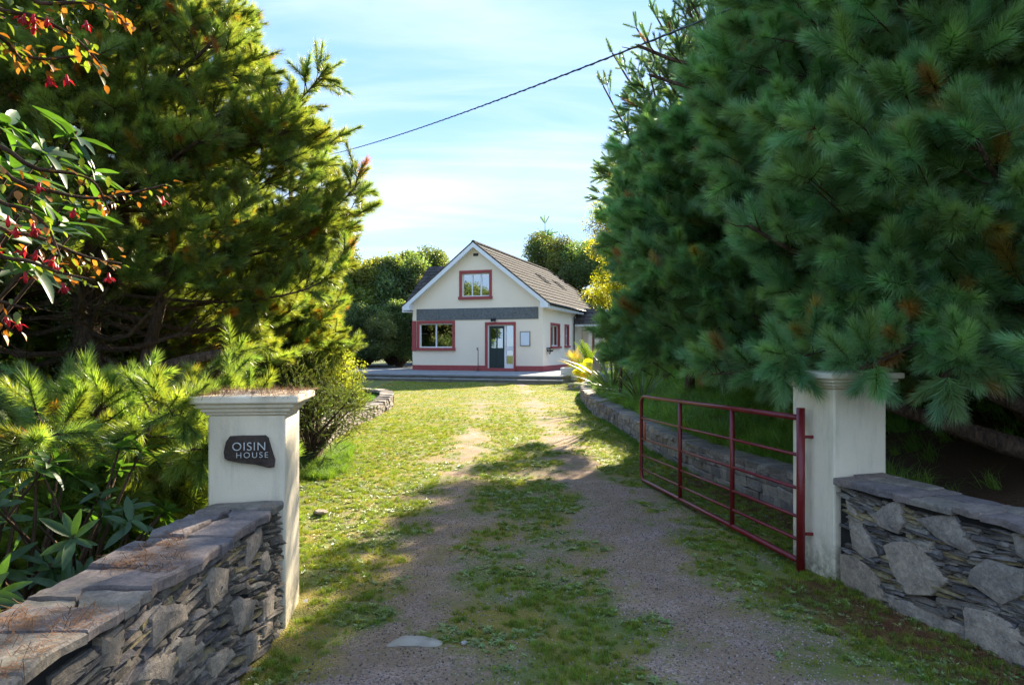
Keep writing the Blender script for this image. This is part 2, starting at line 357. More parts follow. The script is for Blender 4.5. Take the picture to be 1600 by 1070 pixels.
# ---------------------------------------------------------------- scatter with geometry nodes
SRC = {}
def source(name, mb, mats, smooth=False):
    o = bpy.data.objects.new(name, mb.mesh(name, mats, smooth)); SRC[name] = o; return o
_groups = {}
def node_group(keys):
    if keys in _groups: return _groups[keys]
    ng = bpy.data.node_groups.new('scatter', 'GeometryNodeTree')
    ng.interface.new_socket('Geometry', in_out='INPUT', socket_type='NodeSocketGeometry')
    ng.interface.new_socket('Geometry', in_out='OUTPUT', socket_type='NodeSocketGeometry')
    n = ng.nodes; l = ng.links
    gi = n.new('NodeGroupInput'); go = n.new('NodeGroupOutput')
    j = n.new('GeometryNodeGeometryToInstance')
    for k in reversed(keys):
        oi = n.new('GeometryNodeObjectInfo'); oi.inputs['Object'].default_value = SRC[k]; oi.inputs['As Instance'].default_value = False
        l.new(oi.outputs['Geometry'], j.inputs[0])
    def attr(nm, ty):
        a = n.new('GeometryNodeInputNamedAttribute'); a.data_type = ty; a.inputs['Name'].default_value = nm; return a.outputs['Attribute']
    ip = n.new('GeometryNodeInstanceOnPoints'); ip.inputs['Pick Instance'].default_value = True
    l.new(gi.outputs[0], ip.inputs['Points']); l.new(j.outputs[0], ip.inputs['Instance'])
    l.new(attr('pick', 'INT'), ip.inputs['Instance Index'])
    er = n.new('FunctionNodeEulerToRotation'); l.new(attr('rot', 'FLOAT_VECTOR'), er.inputs[0]); l.new(er.outputs[0], ip.inputs['Rotation'])
    l.new(attr('size', 'FLOAT_VECTOR'), ip.inputs['Scale']); l.new(ip.outputs[0], go.inputs[0])
    _groups[keys] = ng; return ng
def euler_from(dirs, roll):
    d = dirs/np.linalg.norm(dirs, axis=1, keepdims=True)
    up = np.where(np.abs(d[:, 2:3]) > .95, np.array([[1., 0, 0]]), np.array([[0, 0, 1.]]))
    x = np.cross(up, d); x /= np.linalg.norm(x, axis=1, keepdims=True); y = np.cross(d, x)
    c, s = np.cos(roll)[:, None], np.sin(roll)[:, None]
    x2 = x*c + y*s; y2 = np.cross(d, x2)
    ry = -np.arcsin(np.clip(x2[:, 2], -1, 1)); rx = np.arctan2(y2[:, 2], d[:, 2]); rz = np.arctan2(x2[:, 1], x2[:, 0])
    return np.stack([rx, ry, rz], 1)
N_INST = 0
def scatter(name, pts, rot, size, tint, keys, parent=None, pick=None, **kw):
    global N_INST
    pts = np.asarray(pts, float); n = len(pts); N_INST += n
    me = bpy.data.meshes.new(name); me.vertices.add(n); me.vertices.foreach_set('co', pts.ravel())
    def put(nm, ty, arr, f):
        a = me.attributes.new(nm, ty, 'POINT'); a.data.foreach_set(f, np.asarray(arr).ravel())
    size = np.asarray(size, float)
    if size.ndim == 1: size = np.repeat(size[:, None], 3, 1)
    put('rot', 'FLOAT_VECTOR', rot, 'vector'); put('size', 'FLOAT_VECTOR', size, 'vector')
    put('tint', 'FLOAT_COLOR', np.concatenate([tint, np.ones((n, 1))], 1), 'color')
    if pick is None: pick = NP.randint(0, len(keys), n)
    put('pick', 'INT', pick.astype(np.int32), 'value')
    o = obj(name, me, parent, **kw)
    md = o.modifiers.new('scatter', 'NODES'); md.node_group = node_group(tuple(keys))
    return o
def on_ground(n_try, xr, yr, dens, spread=None):
    x = NP.uniform(*xr, n_try); y = NP.uniform(*yr, n_try); k = NP.rand(n_try) < dens(x, y)
    x, y = x[k], y[k]; return x, y, gz(x, y)
def upright(n, tilt=.3):
    a = NP.uniform(0, 6.283, n); s = NP.rand(n)*tilt
    return euler_from(np.stack([np.cos(a)*s, np.sin(a)*s, np.ones(n)], 1), NP.uniform(0, 6.283, n))
def tints(n, v=.25, hue=.12):
    b = 1 + (NP.rand(n, 1)-.5)*2*v; h = (NP.rand(n, 1)-.5)*2*hue
    return b*np.concatenate([1+h, np.ones((n, 1)), 1-h*.6], 1)

# ---- source meshes
def rv(): return Vector((random.gauss(0,1), random.gauss(0,1), random.gauss(0,1))).normalized()
def shoot_mesh(Ls, ln, nn, w, a0=62, a1=22, start=.08):
    mb = MB()
    mb.tube([(0,0,0), (0,0,Ls*.5), (0,0,Ls)], [.006, .0045, .002], 3, 1, False)
    for i in range(nn):
        t = start + (1-start)*((i+random.random())/nn)**.85
        az = random.uniform(0, 2*math.pi); an = R(a0 + (a1-a0)*t**1.5 + random.gauss(0, 9))
        d = Vector((math.sin(an)*math.cos(az), math.sin(an)*math.sin(az), math.cos(an)))
        p = Vector((0, 0, Ls*t)); l = ln*random.uniform(.75, 1.1)
        s = d.cross(rv()).normalized()*w*.5
        q = p + d*l + Vector((0, 0, 1))*l*random.uniform(-.02, .12)
        mb.add([p - s, p + s, q], [(0, 1, 2)], 0)
    return mb
for i in range(4): source('long_shoot_%d' % i, shoot_mesh(random.uniform(.15, .23), .112, 360, .0044, 66, 20), [M['needle'], M['barkt']])
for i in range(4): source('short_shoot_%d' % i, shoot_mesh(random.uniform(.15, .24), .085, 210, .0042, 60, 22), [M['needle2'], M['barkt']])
for i in range(3): source('spire_shoot_%d' % i, shoot_mesh(random.uniform(.20, .28), .072, 200, .0050, 50, 20), [M['needle'], M['barkt']])
def leaf_quad(mb, p, d, up, l, w, m=0, curl=.15):
    d = d.normalized(); s = d.cross(up)
    if s.length < 1e-4: s = d.orthogonal()
    s = s.normalized()*w*.5; n = s.cross(d).normalized()
    mb.add([p, p + d*l*.45 + s + n*l*.05, p + d*l - n*l*curl, p + d*l*.45 - s + n*l*.05, p + d*l*.5 - n*l*.02], [(0, 4, 1), (1, 4, 2), (2, 4, 3), (3, 4, 0)], m)
def leaf_cluster(n, rad, l, w):
    mb = MB()
    for i in range(5):
        d = rv(); mb.tube([(0,0,0), d*rad*.8], [.004, .002], 3, 1, False)
    for i in range(n):
        p = rv()*rad*random.random()**.5; d = (p.normalized()*.6 + rv()*.8 + Vector((0,0,-.15)))
        leaf_quad(mb, p, d, rv(), l*random.uniform(.7, 1.2), w*random.uniform(.8, 1.2))
    return mb
for i in range(3): source('leaf_cluster_%d' % i, leaf_cluster(46, .28, .085, .05), [M['leaf'], M['barkt']])
for i in range(3): source('small_leaf_cluster_%d' % i, leaf_cluster(60, .14, .035, .016), [M['leaf'], M['barkt']])
for i in range(2): source('far_leaf_cluster_%d' % i, leaf_cluster(34, .42, .15, .10), [M['leaf'], M['barkt']])
for i in range(2): source('sprig_%d' % i, shoot_mesh(.22, .03, 110, .006, 45, 20), [M['leaf'], M['barkt']])
def grass_tuft(n, h, spread, w, lean=.5):
    mb = MB()
    for i in range(n):
        a = random.uniform(0, 6.283); r = spread*random.random(); p = Vector((math.cos(a)*r, math.sin(a)*r, 0))
        a2 = random.uniform(0, 6.283); o = Vector((math.cos(a2), math.sin(a2), 0)); hh = h*random.uniform(.5, 1.1); le = random.uniform(.1, lean)
        s = o.cross(Vector((0,0,1)))*w*.5
        q1 = p + Vector((0,0,hh*.55)) + o*hh*le*.3; q2 = p + Vector((0,0,hh*(1-le*.35))) + o*hh*le
        mb.add([p-s, p+s, q1+s*.8, q1-s*.8, q2], [(0,1,2,3), (3,2,4)])
    return mb
for i in range(3): source('tuft_%d' % i, grass_tuft(26, .045, .035, .0032, .9), [M['grass']])
for i in range(3): source('lawn_tuft_%d' % i, grass_tuft(30, .035, .07, .005, .9), [M['grass']])
for i in range(3): source('long_grass_%d' % i, grass_tuft(44, .36, .10, .007, 1.3), [M['grass']])
def rosette(n, l, w, lift):
    mb = MB()
    for i in range(n):
        a = 6.283*i/n + random.uniform(-.4, .4); d = Vector((math.cos(a), math.sin(a), random.uniform(.1, lift)))
        leaf_quad(mb, Vector((random.uniform(-.008,.008), random.uniform(-.008,.008), .003)), d, Vector((0,0,1)), l*random.uniform(.6,1.1), w*random.uniform(.8,1.2))
    return mb
for i in range(3): source('rosette_%d' % i, rosette(9, .034, .011, .8), [M['weed']])
for i in range(2): source('clover_%d' % i, rosette(14, .017, .013, 1.5), [M['weed']])
def pebble():
    mb = MB(); bm = bmesh.new(); bmesh.ops.create_icosphere(bm, subdivisions=1, radius=.5)
    for v in bm.verts: v.co *= random.uniform(.65, 1.1)
    mb.add([v.co.copy() for v in bm.verts], [[v.index for v in f.verts] for f in bm.faces]); bm.free(); return mb
def pebmat():
    m, t, out = newmat('pebble'); a = t.nodes.new('ShaderNodeAttribute'); a.attribute_type = 'INSTANCER'; a.attribute_name = 'tint'
    princ(t, out, a.outputs['Color'], .8, .3); return m
M['pebble'] = pebmat(); M['litter'] = pebmat()
for i in range(3): source('pebble_%d' % i, pebble(), [M['pebble']])
mb = MB()
for i in range(7):
    p = Vector((random.uniform(-.03,.03), random.uniform(-.03,.03), random.uniform(.001,.008))); d = Vector((random.gauss(0,1), random.gauss(0,1), .05)).normalized()*.03; s = d.cross(Vector((0,0,1))).normalized()*.0009
    mb.add([p-d-s, p-d+s, p+d+s, p+d-s], [(0,1,2,3)])
source('needle_litter', mb, [M['litter']])

# ---------------------------------------------------------------- conifers
def spl(pts, n):
    """Catmull-like resample of a polyline"""
    P = [Vector(p) for p in pts]; out = []
    for i in range(len(P)-1):
        p0 = P[max(i-1,0)]; p1 = P[i]; p2 = P[i+1]; p3 = P[min(i+2,len(P)-1)]
        for k in range(n):
            t = k/n; out.append(.5*((2*p1)+(-p0+p2)*t+(2*p0-5*p1+4*p2-p3)*t*t+(-p0+3*p1-3*p2+p3)*t**3))
    out.append(P[-1]); return out
def pine(name, label, base, h, Rf, kind='long', zmin=1.0, trunk=None, group=None, cat='tree', seed=1, dead=.03, step=.28, lean=(0,0), whorl=5,
         keep=None, col=(1,1,1), dens=1.0, tr=.16, twig=.13, extra=(), bright=.3, up=.2, puffs=0, pz=None, ssc=1.0, sprays=()):
    rnd_ = random.Random(seed); g = rnd_.gauss; U = rnd_.uniform
    z0 = mean_z(base[0], base[1]); B = Vector((base[0], base[1], z0-.05))
    root = empty(name, B, label=label, cat=cat, group=group)
    mbt = MB(); mbb = MB(); P = []; D = []; S = []; T = []
    tp = trunk or [(0,0,0), (lean[0]*.3, lean[1]*.3, h*.35), (lean[0]*.7, lean[1]*.7, h*.7), (lean[0], lean[1], h)]
    tps = spl(tp, 5); k = len(tps)
    def trunk_at(z):
        for i in range(k-1):
            if tps[i].z <= z <= tps[i+1].z: 
                f = (z-tps[i].z)/max(1e-6, tps[i+1].z-tps[i].z); return tps[i].lerp(tps[i+1], f)
        return tps[-1].copy()
    mbt.tube(tps, [tr*(1.25 if i == 0 else 1)*(1-.92*i/(k-1)) + .012 for i in range(k)], 9)
    for e in extra:
        es = spl(e, 5); mbt.tube(es, [tr*.75*(1-.8*i/(len(es)-1)) for i in range(len(es))], 7)
    def put(p, d, s, inner):
        w = p + B
        if keep is not None and not keep(w): return
        P.append(p); D.append(d.normalized()); S.append(s*ssc)
        if rnd_.random() < dead*(2.5 if inner else 1): T.append((1.9*U(.7,1.2), .72*U(.7,1.2), .42))
        else:
            b = U(1-bright, 1+bright*1.25); hh = U(-.18, .18); T.append((col[0]*b*(1+hh), col[1]*b, col[2]*b*(1-hh)))
    z = zmin
    Z = Vector((0,0,1))
    while z < h-.15:
        n = max(2, int(round(whorl*(1 if z < h*.75 else .7)))); a0 = U(0, 6.283)
        for i in range(n):
            az = a0 + 6.283*i/n + g(0, .25); ln = Rf(z, az)*U(.72, 1.12)
            if ln < .15: continue
            o = trunk_at(z + U(-.1, .1)); hd = Vector((math.cos(az), math.sin(az), 0))
            e0 = U(-.12, .18) + .35*max(0, z/h-.5); pts = []
            m = max(4, int(ln/.3))
            for q in range(m+1):
                t = q/m; pts.append(o + hd*ln*t + Z*(e0*ln*t + up*ln*t*t - .12*ln*math.sin(t*3)*(1 if z < 2.5 else .3)) + Vector((g(0,.03), g(0,.03), g(0,.02)))*(t > 0))
            mbb.tube(pts, [max(.006, .016 + .020*ln*(1-q/m)**1.3*.7) for q in range(m+1)], 5, 0, False)
            # side twigs
            s_along = ln*.22; side = 1
            while s_along < ln:
                t = s_along/ln; f = t*m; qi = min(m-1, int(f)); p = pts[qi].lerp(pts[qi+1], f-qi)
                bd = (pts[qi+1]-pts[qi]).normalized(); side = -side
                sd = (bd*U(.5, 1.0) + bd.cross(Z).normalized()*side*U(.5, 1.1) + Z*U(-.15, .45)).normalized()
                sl2 = (.22 + .42*(1-t)*min(ln, 2.2)*.6)*U(.7, 1.25)
                tip = p + sd*sl2 + Z*.12*sl2
                mbb.tube([p, p.lerp(tip, .5) + Z*-.02, tip], [.008, .006, .004], 3, 1, False)
                sa = .16 if sl2 > .3 else .05
                while sa < sl2:
                    pp = p.lerp(tip, sa/sl2)
                    dd = (sd*.7 + Vector((g(0,.5), g(0,.5), g(.15,.4)))).normalized()
                    if rnd_.random() < dens: put(pp, dd, U(.7, 1.0), t < .5)
                    sa += .15
                for _ in range(2 if dens > .6 else 1):
                    put(tip, (sd + Vector((g(0,.38), g(0,.38), g(.2,.3)))), U(.85, 1.15), False)
                s_along += twig*U(.8, 1.3)/max(dens, .5)
            for _ in range(3): put(pts[-1], (pts[-1]-pts[-2]).normalized() + Vector((g(0,.4), g(0,.4), g(.25,.3))), U(.9, 1.2), False)
        z += step*U(.8, 1.2)
    for _ in range(4): put(tps[-1], Vector((g(0,.35), g(0,.35), 1)), 1.1, False)
    for spray in sprays:            # single long boughs given in world coordinates
        sp_ = [p_-B for p_ in spl([Vector(q_) for q_ in spray[0]], 6)]; rad = spray[1]; mbb.tube(sp_, [max(.005, .022*(1-.8*i/(len(sp_)-1))) for i in range(len(sp_))], 5, 0, False)
        m_ = len(sp_); Ls = sum((sp_[i+1]-sp_[i]).length for i in range(m_-1)); n_ = int(Ls*.75/.075)
        for i in range(n_):
            k_ = (m_-1)*(.25+.75*i/n_); j_ = min(int(k_), m_-2); p = sp_[j_].lerp(sp_[j_+1], k_-j_); bd = (sp_[j_+1]-sp_[j_]).normalized()
            sd = (bd*.8 + rv()*.9).normalized(); tip = p + sd*rad*(1.15-.8*k_/(m_-1))*U(.4, 1.1) + Z*.05
            mbb.tube([p, tip], [.006, .004], 3, 1, False)
            for _s in range(spray[2]): keep_ = keep; keep = None; put(p.lerp(tip, U(.5, 1)), sd + Vector((g(0,.35), g(0,.35), g(.15,.3))), U(.75, 1.1), False); keep = keep_
    for _ in range(puffs):          # tufted outer twigs
        for _t in range(12):
            zz_ = (pz or zmin) + (h-.2-(pz or zmin))*rnd_.random()**1.15; az = U(0, 6.283); r_ = Rf(zz_, az)
            if rnd_.random() < r_/3.0+.12: break
        lump = .80 + .34*float(vn(az*1.9+seed, zz_*1.5)); r_ *= lump*U(.86, 1.02); ax_ = trunk_at(zz_); hd = Vector((math.cos(az), math.sin(az), 0))
        c_ = Vector((ax_.x, ax_.y, zz_)) + hd*r_; o_ = (hd + Z*U(-.05, .75)).normalized()
        if keep is not None and not keep(c_+B): continue
        c0 = c_ - o_*U(.3, .5) - Z*.05; mbb.tube([c0, c_], [.008, .004], 3, 1, False)
        for _s in range(4): put(c_, o_ + Vector((g(0,.5), g(0,.5), g(.1,.4))), U(.8, 1.15), False)
        for _s in range(3): put(c_.lerp(c0, U(.2, .9)), o_*.6 + Vector((g(0,.6), g(0,.6), g(.1,.4))), U(.7, 1.0), False)
    obj('trunk', mbt.mesh('trunk', M['bark'], True), root)
    obj('branches', mbb.mesh('branches', [M['bark'], M['barkt']]), root, kind='stuff')
    n = len(P); P_ = np.array(P); D_ = np.array(D)
    keys = {'long': ['long_shoot_%d' % i for i in range(4)], 'short': ['short_shoot_%d' % i for i in range(4)], 'spire': ['spire_shoot_%d' % i for i in range(3)]}[kind]
    scatter('crown', P_, euler_from(D_, NP.uniform(0, 6.283, n)), np.array(S), np.array(T), keys, root, kind='stuff')
    return root
def broadleaf(name, label, base, h, rx, ry, zlo, n_cl=30, per=38, keys='leaf_cluster', nk=3, col=(1,1,1), seed=1, group=None, cat='tree', var=.3, size=1.0, trunk=True, lift=0, cr=.34, tk=1.0):
    rs = np.random.RandomState(seed); z0 = mean_z(base[0], base[1]); root = empty(name, (base[0], base[1], z0), label=label, cat=cat, group=group)
    zc = (h+zlo)/2; rz = (h-zlo)/2
    pts = []; tn = []; dr = []; mb = MB()
    for i in range(n_cl):
        d = rs.randn(3); d /= np.linalg.norm(d); d[2] = d[2] if d[2] > -.75 else -d[2]
        f = rs.uniform(.55, 1.0); c = np.array([d[0]*rx*f, d[1]*ry*f, zc + d[2]*rz*f])
        r = cr*min(rx, ry, rz*1.5)*rs.uniform(.6, 1.2)
        q = rs.randn(per, 3); q /= np.linalg.norm(q, axis=1, keepdims=True); q *= r*(rs.rand(per, 1)**.4); q[:, 2] *= .8
        pts.append(c+q); dr.append(q + rs.randn(per, 3)*r*.3 + [0, 0, r*.2])
        b = rs.uniform(1-var, 1+var); hh = rs.uniform(-.15, .25)
        tn.append(np.tile([col[0]*b*(1+hh), col[1]*b, col[2]*b], (per, 1))*rs.uniform(.75, 1.25, (per, 1)))
        if trunk:
            s0 = np.array([rs.uniform(-.1,.1), rs.uniform(-.1,.1), zlo*.6]); mb.tube([s0, (s0+c)/2 + rs.randn(3)*.08, c], [(.035+h*.006)*tk, (.02+h*.003)*tk, .008], 5, 0, False)
    pts = np.concatenate(pts); n = len(pts); pts[:, 2] = np.maximum(pts[:, 2], .03)
    if trunk:
        mb.tube([(0,0,-.1), (.03,0,zlo*.6+.05)], [(.05+h*.022)*tk, (.035+h*.012)*tk], 8)
        obj('trunk', mb.mesh('trunk', M['bark'], True), root)
    scatter('crown' if trunk else 'foliage', pts, euler_from(np.concatenate(dr)+1e-3, rs.uniform(0, 6.28, n)), rs.uniform(.8, 1.25, n)*size, np.concatenate(tn), ['%s_%d' % (keys, i) for i in range(nk)], root, kind='stuff')
    return root
# ---------------------------------------------------------------- house
HR = Vector((1.4, 31, .55)); HA = math.atan2(-.326, .945)
HX = Vector((.9453, -.3262, 0)); HY = Vector((.3262, .9453, 0))
house = empty('house', HR, HA, label='cream rendered dormer bungalow with red window surrounds and brown tiled roof', cat='house')
def hl(w): v = Vector(w) - HR; return Vector((v.dot(HX), v.dot(HY), v.z))
def hf(px, py, y=0.0): return hl(on_plane(px, py, HR + HY*y, HY))        # point on a plane parallel to the front
def hs(px, py, x=0.0): return hl(on_plane(px, py, HR + HX*x, HX))        # on the right side wall
W = 6.57
AX = -3.28; ZR = 6.0; ZE = 3.10; XE = .36; XEL = -6.95
SL = (ZR-ZE)/(XE-AX)
def roofz(x): return ZR - abs(x-AX)*SL
def clip(poly, a, b, c):     # keep a*x+b*z<=c
    out = []
    for i in range(len(poly)):
        p, q = poly[i], poly[(i+1) % len(poly)]; dp = a*p[0]+b*p[1]-c; dq = a*q[0]+b*q[1]-c
        if dp <= 0: out.append(p)
        if (dp < 0 < dq) or (dq < 0 < dp):
            t = dp/(dp-dq); out.append((p[0]+(q[0]-p[0])*t, p[1]+(q[1]-p[1])*t))
    return out
def wall_open(xa, xb, za, zb, holes, th, gable=False, tr=None):
    mb = MB(); xs_ = sorted({xa, xb, *[h[0] for h in holes], *[h[1] for h in holes]}); 
    if gable: xs_ = sorted(set(xs_) | {AX})
    for i in range(len(xs_)-1):
        a, b = xs_[i], xs_[i+1]; hz = sorted([(h[2], h[3]) for h in holes if h[0] <= a+1e-6 and h[1] >= b-1e-6]); z = za; spans = []
        for lo, hi in hz:
            if lo > z: spans.append((z, lo))
            z = hi
        spans.append((z, zb))
        for lo, hi in spans:
            poly = [(a, lo), (b, lo), (b, hi), (a, hi)]
            if gable:
                o_ = .16
                poly = clip(poly, SL, 1, ZR + SL*AX - o_); poly = clip(poly, -SL, 1, ZR - SL*AX - o_)
            if len(poly) > 2: mb.prism(poly, 0, th)
    return mb
q = hf(651.5, 501.5); q2 = hf(711, 547.5); wl = (q.x+.0, q2.x, q2.z, q.z)
d1 = hf(758, 503.5); d2 = hf(806, 578); dw = (d1.x, d2.x, 0, d1.z)
u1 = hf(717.8, 423.3); u2 = hf(768.6, 467); uw = (u1.x, u2.x, u2.z, u1.z)
def shrink(o, s, bot=None): return (o[0]+s, o[1]-s, o[2]+(s if bot is None else bot), o[3]-s)
hw = shrink(wl, .13); hd_ = (dw[0]+.13, dw[1]-.10, .08, dw[3]-.13); hu = shrink(uw, .13)
part('wall', wall_open(-W, 0, 0, 6.2, [hw, hd_, hu], .3, True), M['render'], house)
# side walls
s1a, s1b = hs(860, 504), hs(874.5, 544); s2a, s2b = hs(882, 506.5), hs(888.6, 543)
sw = [(s1a.y, s1b.y, s1b.z, s1a.z), (s2a.y, s2b.y, s2b.z, s2a.z)]
ROT = Matrix(((0, -1, 0, 0), (1, 0, 0, 0), (0, 0, 1, 0), (0, 0, 0, 1)))
mb = wall_open(.302, 15, 0, 3.2, [shrink(s, .10) for s in sw], .3); mb.v = [(-y, x, z) for x, y, z in mb.v]
part('wall', mb, M['render'], house)
mb = MB(); mb.box((-W, .302, 0), (-W+.3, 15, 3.2)); mb.box((-W+.302, 14.7, 0), (-.302, 15, 3.2)); part('wall', mb, M['render'], house)
mb = MB(); mb.box((-W+.31, .6, -.02), (-.31, 14.6, .03)); mb.box((-W+.31, .31, 2.75), (-.31, 14.6, 2.85)); part('floor', mb, M['core'], house)
mb = MB(); mb.box((-W+.31, 3.5, .04), (-.31, 3.6, 2.74)); mb.box((-4.6, 3.5, 2.86), (-2, 3.6, 5)); part('inner_wall', mb, M['conc'], house)
# plinth
mb = MB(); mb.box((-W-.02, -.03, 0), (dw[0], -.002, .24)); mb.box((dw[1], -.03, 0), (.03, -.002, .24)); mb.box((.002, -.001, 0), (.03, 15, .24))
part('plinth', mb, M['red'], house, bv=.006)
mb = MB(); mb.box((dw[0]-.35, -.30, 0), (dw[1]+.03, -.034, .13)); part('door_step', mb, M['red'], house, bv=.012)
def surround(o, inner, y0=-.035, sill=True, left_to=None):
    mb = MB(); a, b, lo, hi = o; ia, ib, il, ih = inner
    mb.box((a, y0, ih), (b, -.002, hi)); mb.box((a, y0, il), (ia, -.002, ih)); mb.box((ib, y0, il), (b, -.002, ih))
    if sill: mb.box((a-.03, y0-.07, lo), (b+.03, -.002, il))
    mb.box((ia, -.001, ih-.004), (ib, .12, ih+.001)); return mb
def window(o, surr_o, splits, name='window', curtain=True, vert=None):
    """o: opening (x0,x1,z0,z1) on the front"""
    sur = part('window_surround', surround(surr_o, o), M['red'], house, bv=.008)
    a, b, lo, hi = o; y = .09
    fr = MB(); w = .055
    fr.box((a, y, lo), (a+w, y+.06, hi)); fr.box((b-w, y, lo), (b, y+.06, hi)); fr.box((a+w, y, hi-w), (b-w, y+.06, hi)); fr.box((a+w, y, lo), (b-w, y+.06, lo+w))
    xs_ = [a+w] + [a+(b-a)*s for s in splits] + [b-w]
    for x in xs_[1:-1]: fr.box((x-.035, y-.004, lo+w), (x+.035, y+.064, hi-w))
    f = part('window', fr, M['white'], house, bv=.005)
    for i in range(len(xs_)-1):
        g_ = MB(); g_.box((xs_[i]+.002, y+.025, lo+w), (xs_[i+1]-.002, y+.033, hi-w)); part('pane', g_, M['glass'], f)
    return f
M['curtain'] = simple('net_curtain', (.62, .62, .60), .8, .08, 3)
f = window(hw, wl, [.49]); mb = MB()
for i in range(14):
    x = hw[0]+.42+.03*i; mb.box((x, .30+.015*(i%2), hw[2]+.05), (x+.031, .312+.015*(i%2), hw[3]-.04))
part('curtain', mb, M['curtain'], house)
mb = MB(); mb.box((hw[0]+.06, .118, hw[2]+.66), (hw[0]+.40, .135, hw[2]+.70)); part('glazing_bar', mb, M['white'], house)
mb = MB(); mb.box((-W-.03, -.045, wl[2]-.02), (wl[0]-.035, .35, wl[3]+.003)); part('corner_surround', mb, M['red'], house, bv=.01)
window(hu, uw, [.36, .68]); mb = MB(); mb.box((hu[1]-.42, .076, hu[2]+.055), (hu[1]-.03, .088, hu[3]-.03)); 
# door
a, b, lo, hi = dw; ia, ib, il, ih = hd_
mb = MB(); y0 = -.04
mb.box((a, y0, ih), (b, -.002, hi)); mb.box((a, y0, .0), (ia, -.002, ih)); mb.box((ib, y0, .0), (b, -.002, ih)); part('door_surround', mb, M['red'], house, bv=.008)
xm = ia + (ib-ia)*.665; y = .06; w = .06
fr = MB(); fr.box((ia, y, il), (ia+w*.7, y+.08, ih)); fr.box((ib-w, y, il), (ib, y+.08, ih)); fr.box((ia+w*.7, y, ih-w*.7), (ib-w, y+.08, ih)); fr.box((xm-.05, y, il), (xm+.05, y+.08, ih-w*.7))
fr.box((xm+.05, y, il), (ib-w, y+.08, il+.24)); fr.box((xm+.05, y, il+.86), (ib-w, y+.08, il+1.06)); part('door_frame', fr, M['white'], house, bv=.005)
g_ = MB(); g_.box((xm+.05, y+.03, il+.24), (ib-w, y+.04, il+.86)); g_.box((xm+.05, y+.03, il+1.06), (ib-w, y+.04, ih-w*.7)); part('sidelight_pane', g_, M['glass'], house)
da, db = ia+w*.7, xm-.05
dm = MB(); dm.box((da, y+.03, il), (db, y+.07, il+.98)); dm.box((da, y+.03, ih-.16), (db, y+.07, ih-w*.7)); mid = (da+db)/2
dm.box((da, y+.03, il+.98), (da+.09, y+.07, ih-.16)); dm.box((db-.09, y+.03, il+.98), (db, y+.07, ih-.16)); dm.box((mid-.03, y+.03, il+.98), (mid+.03, y+.07, ih-.16))
door = part('door', dm, M['door'], house, bv=.004)
for xa, xb in ((da+.1, mid-.05), (mid+.05, db-.1)):
    p_ = MB(); p_.box((xa, y+.018, il+.15), (xb, y+.032, il+.88)); part('door_panel', p_, M['door'], door, bv=.008)
    p_ = MB(); p_.box((xa-.02, y+.045, il+.98), (xb+.02, y+.052, ih-.16)); part('pane', p_, M['glass'], door)
p_ = MB(); p_.box((xm-.03, y-.035, il+.92), (xm+.03, y-.004, il+1.18)); part('handle', p_, M['white'], door, bv=.006)
# stone band: five slabs
b0, b1 = hf(651, 483.2), hf(841.5, 498)
bx = [b0.x + (b1.x-b0.x)*k/5 for k in range(6)]
for k in range(5):
    mb = MB(); mb.box((bx[k]+.004, -.03, b1.z), (bx[k+1]-.004, -.002, b0.z)); part('band_slab', mb, M['band'], house, bv=.004)
# gable trim
mb = MB()
def rafter(y0, y1, off0, off1, xa, xb):
    return [(xa, roofz(xa)-off0), (xb, roofz(xb)-off0), (xb, roofz(xb)-off1), (xa, roofz(xa)-off1)]
for (xa, xb) in ((XEL, AX), (AX, XE)):
    mb = MB(); mb.prism([(xa, roofz(xa)-.25), (xb, roofz(xb)-.25), (xb, roofz(xb)-.02), (xa, roofz(xa)-.02)], -.37, -.34); part('bargeboard', mb, M['white'], house)
    mb = MB(); mb.prism([(xa, roofz(xa)-.19), (xb, roofz(xb)-.19), (xb, roofz(xb)-.16), (xa, roofz(xa)-.16)], -.338, .01); part('verge_soffit', mb, M['white'], house)
for xa, xb in ((XEL+.02, -W+.02), (-.02, XE-.02)):   # boxed ends, boarded
    n_ = 5; poly = [(xa, roofz(XE)-.22), (xb, roofz(XE)-.22), (xb, roofz(xb)-.2), (xa, roofz(xa)-.2)]
    mb = MB(); mb.prism(poly, -.385, -.372); mb.prism(poly, -.338, .0); part('box_end', mb, M['white'], house)
for xa, xb in ((-.0, XE), ):
    mb = MB(); mb.box((0.0, .0, ZE-.24), (XE, 12.3, ZE-.20)); part('soffit', mb, M['white'], house)
    mb = MB(); mb.box((XE, -.3, ZE-.24), (XE+.03, 15.4, ZE-.03)); part('fascia', mb, M['white'], house)
    mb = MB(); mb.tube([(XE+.09, -.3, ZE-.06), (XE+.09, 15.4, ZE-.09)], .055, 8); part('gutter', mb, M['dark'], house, smooth=True)
mb = MB(); mb.tube([(.09, 5.55, 0), (.09, 5.55, ZE-.4), (XE+.05, 5.55, ZE-.12)], .04, 8); part('downpipe', mb, M['dark'], house)
mb = MB(); mb.box((XEL-.03, -.2, ZE-.24), (XEL, 2.2, ZE-.03)); part('fascia', mb, M['white'], house)
# roof body (hipped at the back)
YH = 12.0; YB = 15.4; y0 = -.34
rb = MB(); o = -.05
pr = [(XEL, y0, ZE+o), (AX, y0, ZR+o), (XE, y0, ZE+o), (XE, YB, ZE+o), (AX, YH, ZR+o), (XEL, YB, ZE+o)]
pl = [(x, y_, z-.12) for x, y_, z in pr]
rb.add(pr+pl, [(0,1,4,5), (1,2,3,4), (4,3,5), (6,7,1,0), (7,8,2,1), (8,9,3,2), (9,11,5,3), (11,6,0,5), (7,6,11,10), (8,7,10,9), (10,11,9)])
roof = part('roof', rb, M['dark'], house)
